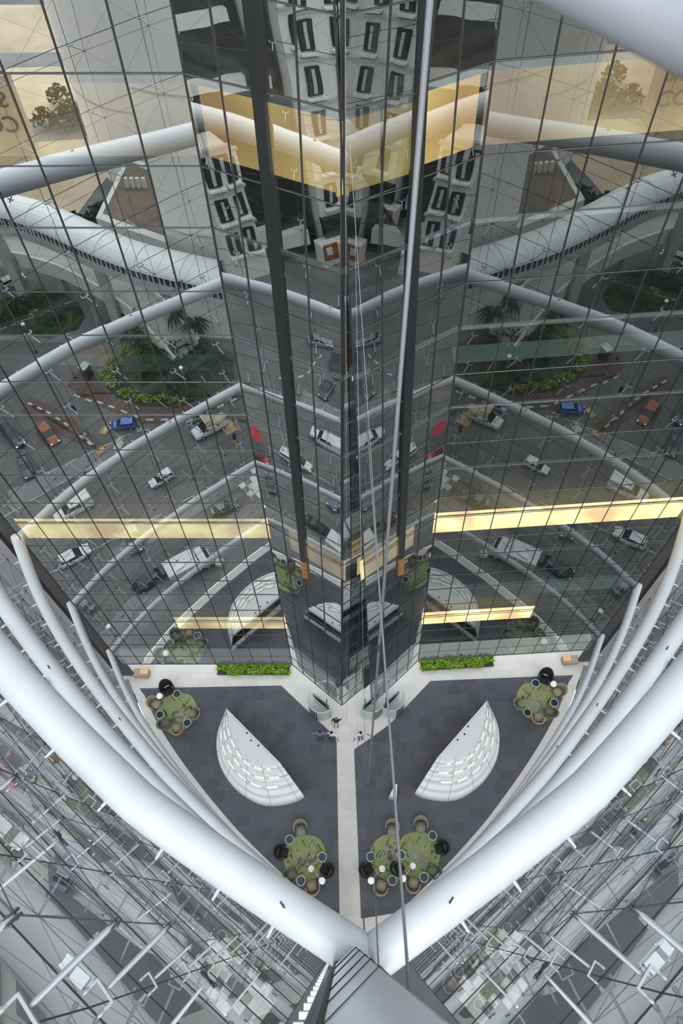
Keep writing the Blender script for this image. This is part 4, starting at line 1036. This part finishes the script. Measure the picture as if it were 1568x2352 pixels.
# cream apartment blocks and dark offices that the folded glass prow mirrors
def apartment(X, y0, y1, ztop, ys, z0, label, base=True):
    r_ = thing('apartment_block', label, 'building', (0, 0, 0))
    b_ = new(); prism(b_, [(X, y0), (X, y1), (X - 9, y1), (X - 9, y0)], GZ, ztop); obj('wall', b_, M['cream2'], r_)
    ym = (y0 + y1) / 2; W = y1 - y0 + 0.3
    z = z0
    while z < ztop - 1.2:
        for y in ys:
            f_ = new(); box(f_, X + 0.05, y, z, 0.16, 1.5, 1.9); w_ = obj('window_frame', f_, M['gasket'], r_)
            for dy in (-.5, 0, .5):
                f_ = new(); box(f_, X + 0.12, y + dy * .92, z, 0.08, 0.36, 1.6); obj('pane', f_, M['frost'] if dy == 0 else M['darkglass'], w_)
            f_ = new(); box(f_, X + 0.2, y, z - 1.15, 0.4, 1.9, 0.16); obj('sill', f_, M['cream2'], r_)
        f_ = new(); box(f_, X + 0.1, ym, z + 1.5, 0.3, W, 0.18); obj('string_course', f_, M['concrete'], r_)
        z += 3.0
    if base:
        f_ = new(); box(f_, X + 0.2, ym, 3.0, 0.5, W, 1.6); obj('dark_band', f_, M['darkglass'], r_)
        f_ = new(); box(f_, X + 0.6, ym, 1.0, 1.2, W + 2.5, 2.0); obj('shop_base', f_, M['cream2'], r_)
        f_ = new(); box(f_, X + 1.3, y1 + 0.4, 1.5, 0.15, 1.9, 1.5); pn = obj('poster', f_, M['signred'], r_)
        f_ = new(); box(f_, X + 1.4, y1 + 0.7, 1.7, 0.05, 0.8, 0.7); obj('poster_picture', f_, M['whiteshirt'], pn)
        f_ = new(); box(f_, X + 1.3, y0 + 4.5, 1.3, 0.15, 2.2, 0.8); obj('awning', f_, M['purple'], r_)
    return both(r_)
apartment(-36.0, -27.0, -14.9, 23.6, (-16.6, -20.0, -23.4), 5.6, 'cream apartment block with rows of dark framed windows in the prow reflection, {s} side')
apartment(-35.0, -8.6, -4.0, 11.0, (-5.2, -7.4), 3.6, 'lower cream house with dark windows next to the dark office, {s} side', False)
r = building('glass_office', 'dark glazed office block with pale bands rising behind the cream house, {s} side', [(-37, -14.6), (-37, 4), (-50, 4), (-50, -14.6)], 42, M['darkglass'])
for z in (14.2, 18.4, 22.6, 26.8):
    bm = new(); box(bm, -36.9, -4.7, z, 0.6, 17.4, 0.8); obj('pale_band', bm, M['cream2'], r)
bm = new(); box(bm, -36.8, -4.7, 2.0, 0.7, 17.4, 1.4); obj('plinth_wall', bm, M['cream2'], r)
r = building('glass_office', 'dark glazed tower top above the apartment block, {s} side', [(-37.5, -27), (-37.5, -14.9), (-48, -14.9), (-48, -27)], 46, M['darkglass'], z0=23.6)
for z in (24.4, 28.6, 33.0):
    bm = new(); box(bm, -37.3, -20.3, z, 0.6, 13.4, 0.9); obj('pale_band', bm, M['cream2'], r)

# ------------------------------------------------------------------ mirror everything to the right half
bpy.context.view_layer.update(); index_children()
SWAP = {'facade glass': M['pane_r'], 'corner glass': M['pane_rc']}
def label_all(o, side):
    for k_ in ('label', 'group'):
        if k_ in o.keys() and '{s}' in o[k_]: o[k_] = o[k_].replace('{s}', side)
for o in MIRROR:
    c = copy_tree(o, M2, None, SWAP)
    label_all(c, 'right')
# second, nearer repeat between the white path and the hanging cables
DUP = {'gray': 'grey taupe armchair on the cut-off rug beside the hanging cables', 'tan': 'tan armchair on the cut-off rug beside the hanging cables', 'black2': 'faint black armchair between central path and cut-off rug',
       't2': 'round dark table on the cut-off rug by the central path', 't3': 'round dark table on the cut-off rug by the hanging cables', 'lamp': 'white arc floor lamp on the cut-off rug'}
for kx, lab in DUP.items():
    c = copy_tree(G2[kx], Matrix.Translation((0, 0, 0.10)) @ M1); c['label'] = lab; label_all(c, 'right')
c = copy_tree(door, M1); c['label'] = 'curved glass entrance drum nearest the prow, just right of it'
c = copy_tree(pw, M1); c['label'] = 'person in a white shirt right of the pale path tip'
for o in MIRROR: label_all(o, 'left')
rug(2.62, 3.5, 1.12, PI - 0.6, 'green rug cut off by the hanging cables, beside the central path', cut=0.46)
r = [o for o in bpy.data.objects if o.get('label', '').startswith('green rug cut off')][0]; r.location.z = 0.118; r.rotation_euler = (0, -0.0523, 0)
# right-hand fold of the prow
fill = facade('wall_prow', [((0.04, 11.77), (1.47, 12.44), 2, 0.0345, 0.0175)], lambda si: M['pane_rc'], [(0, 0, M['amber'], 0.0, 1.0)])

# ------------------------------------------------------------------ hanging rods and cables beside the camera
def rod(name, a, b, r0, r1, m, label, n=8, extra=()):
    root = thing(name, label, 'cable', a, 0, 'ropes and rods beside the camera')
    A = Vector(a); B = Vector(b)
    bm = new(); tube(bm, [(0, 0, 0), tuple(B - A)], [r0, r1], n); obj('line', bm, m, root, smooth=True)
    for f in extra:
        p = (B - A) * f; d = (B - A).normalized() * 0.12
        bm = new(); tube(bm, [tuple(p - d), tuple(p - d * .5), tuple(p + d * .5), tuple(p + d)], [r0 * .6, r0 * 1.7, r0 * 1.7, r0 * .6], n); obj('clamp', bm, M['dark_steel'], root)
    return root
rod('hanging_rod', (0.365, 3.36, 39.2), (0.47, 2.28, 27.3), 0.0145, 0.015, M['rodgrey'], 'straight grey rod hanging from the top edge beside the prow', 10, (0.55,))
rod('stay_rope', (0.34, 11.0, 30.35), (0.41, -0.36, 35.0), 0.006, 0.011, M['rodgrey'], 'long grey rope slanting from the prow down to the apex', 8, (0.86, 0.95))
rod('stay_rope', (0.59, 2.81, 25.3), (0.27, -0.2, 34.0), 0.006, 0.006, M['cable'], 'thin dark rope crossing above the white tubes to the apex')
rod('stay_rope', (0.10, 9.02, 35.0), (1.54, 3.47, 18.6), 0.0035, 0.007, M['steel'], 'thin pale rope hanging right of the prow edge')
rod('stay_rope', (0.22, 9.6, 33.0), (0.75, 3.2, 17.5), 0.003, 0.006, M['steel'], 'thin pale rope closest to the prow edge')
rod('stay_rope', (0.05, 10.5, 36.0), (0.30, 10.3, 0.02), 0.003, 0.006, M['steel'], 'thin pale upright rope in front of the prow')

# ------------------------------------------------------------------ apex column below the camera
root = thing('apex_column', 'satin grey clad corner column with dark seams where both tube sets meet', 'column', (0.2, -0.40, 0))
bm = new(); n = 20; prof = []
for i in range(n + 1):
    a = PI + PI * i / n; prof.append((0.31 * math.cos(a), 0.22 * math.sin(a)))
prism(bm, [(-0.31, 0.0), (0.0, 0.26), (0.31, 0.0)] + [(p[0], p[1]) for p in prof][::-1][1:-1], 0.0, 39.2)
obj('cladding', bm, M['cladding'], root)
for x0, x1 in ((-0.33, -0.30), (0.30, 0.335)):
    bm = new(); box(bm, (x0 + x1) / 2, 0.0, 19.5, abs(x1 - x0), 0.05, 39.0); obj('edge_trim', bm, M['gasket'], root)
for i in range(6):
    zz = 35.75 - 1.3 * i - 0.9 * max(0, i - 2)
    bm = new(); pts = [(-0.315, 0.005, zz), (0, 0.268, zz - .05), (0.315, 0.005, zz)]; tube(bm, pts, 0.004 + 0.001 * i, 4); obj('seam', bm, M['gasket'], root)
# pale end clips where the glass walls meet the column
for s, lab in ((-1, 'left'), (1, 'right')):
    rr = thing('glazing_clip_rail', 'row of pale steel glazing clips beside the apex column, ' + lab + ' of it', 'rail', (0.2 + s * 0.42, -0.52, 0))
    bm = new(); box(bm, 0, 0, 18.0, 0.05, 0.08, 36.0); obj('rail', bm, M['dark_steel'], rr)
    for i in range(22):
        bm = new(); box(bm, s * 0.06, -0.02, 35.6 - i * 0.8, 0.12, 0.05, 0.10); obj('clip', bm, M['pale_steel'], rr)
# blurred rail close to the lens, top right
root = thing('handrail', 'out-of-focus pale grey rail crossing the top right corner', 'handrail', (0.40, 1.04, 39.585))
bm = new(); tube(bm, [(-0.267, 0.115, 0.075), (-0.087, 0.037, 0.025), (0.091, -0.04, -0.025)], 0.047, 20); obj('rail', bm, M['rail'], root, smooth=True)
bm = new(); tube(bm, [(0.091, -0.04, -0.025), (0.28, -0.12, -0.078)], 0.05, 20); obj('sleeve', bm, M['rail'], root, smooth=True)

# ------------------------------------------------------------------ light
w = bpy.data.worlds.new('World'); bpy.context.scene.world = w; w.use_nodes = True
nt = w.node_tree; bg = nt.nodes['Background']
tc = nt.nodes.new('ShaderNodeTexCoord'); sp_ = nt.nodes.new('ShaderNodeSeparateXYZ'); mr = nt.nodes.new('ShaderNodeMapRange')
mr.inputs['From Min'].default_value = -0.8; mr.inputs['From Max'].default_value = 0.8
mr.inputs['To Min'].default_value = 1.75; mr.inputs['To Max'].default_value = 1.15      # open sky behind the atrium, tower mass in front
nt.links.new(tc.outputs['Generated'], sp_.inputs[0]); nt.links.new(sp_.outputs['Y'], mr.inputs['Value']); nt.links.new(mr.outputs[0], bg.inputs['Strength'])
bg.inputs['Color'].default_value = (0.88, 0.94, 1.0, 1)
sun = bpy.data.lights.new('overcast_sun', 'SUN'); sun.energy = 1.9; sun.angle = math.radians(70); sun.color = (1.0, 0.98, 0.95)
so = bpy.data.objects.new('overcast_sun', sun); C.objects.link(so)
so.rotation_euler = Vector((0.0, 0.85, -0.70)).to_track_quat('-Z', 'Y').to_euler()

# ------------------------------------------------------------------ camera
cam = bpy.data.cameras.new('Camera'); co = bpy.data.objects.new('Camera', cam); C.objects.link(co)
cam.sensor_fit = 'VERTICAL'; cam.sensor_height = 36.0; cam.lens = 24.0
th = math.atan((2150.0 - 1176.0) / 1568.0)
co.location = (0, 0, H); co.rotation_euler = (th, 0, 0)
cam.clip_start = 0.05; cam.clip_end = 600
cam.dof.use_dof = True; cam.dof.focus_distance = 30.0; cam.dof.aperture_fstop = 2.8
sc = bpy.context.scene; sc.camera = co
sc.view_settings.view_transform = 'Standard'
sc.view_settings.exposure = 0.0
sc.cycles.max_bounces = 8; sc.cycles.diffuse_bounces = 2; sc.cycles.glossy_bounces = 4; sc.cycles.transparent_max_bounces = 8
sc.cycles.adaptive_threshold = 0.05
sc.cycles.caustics_reflective = False; sc.cycles.caustics_refractive = False
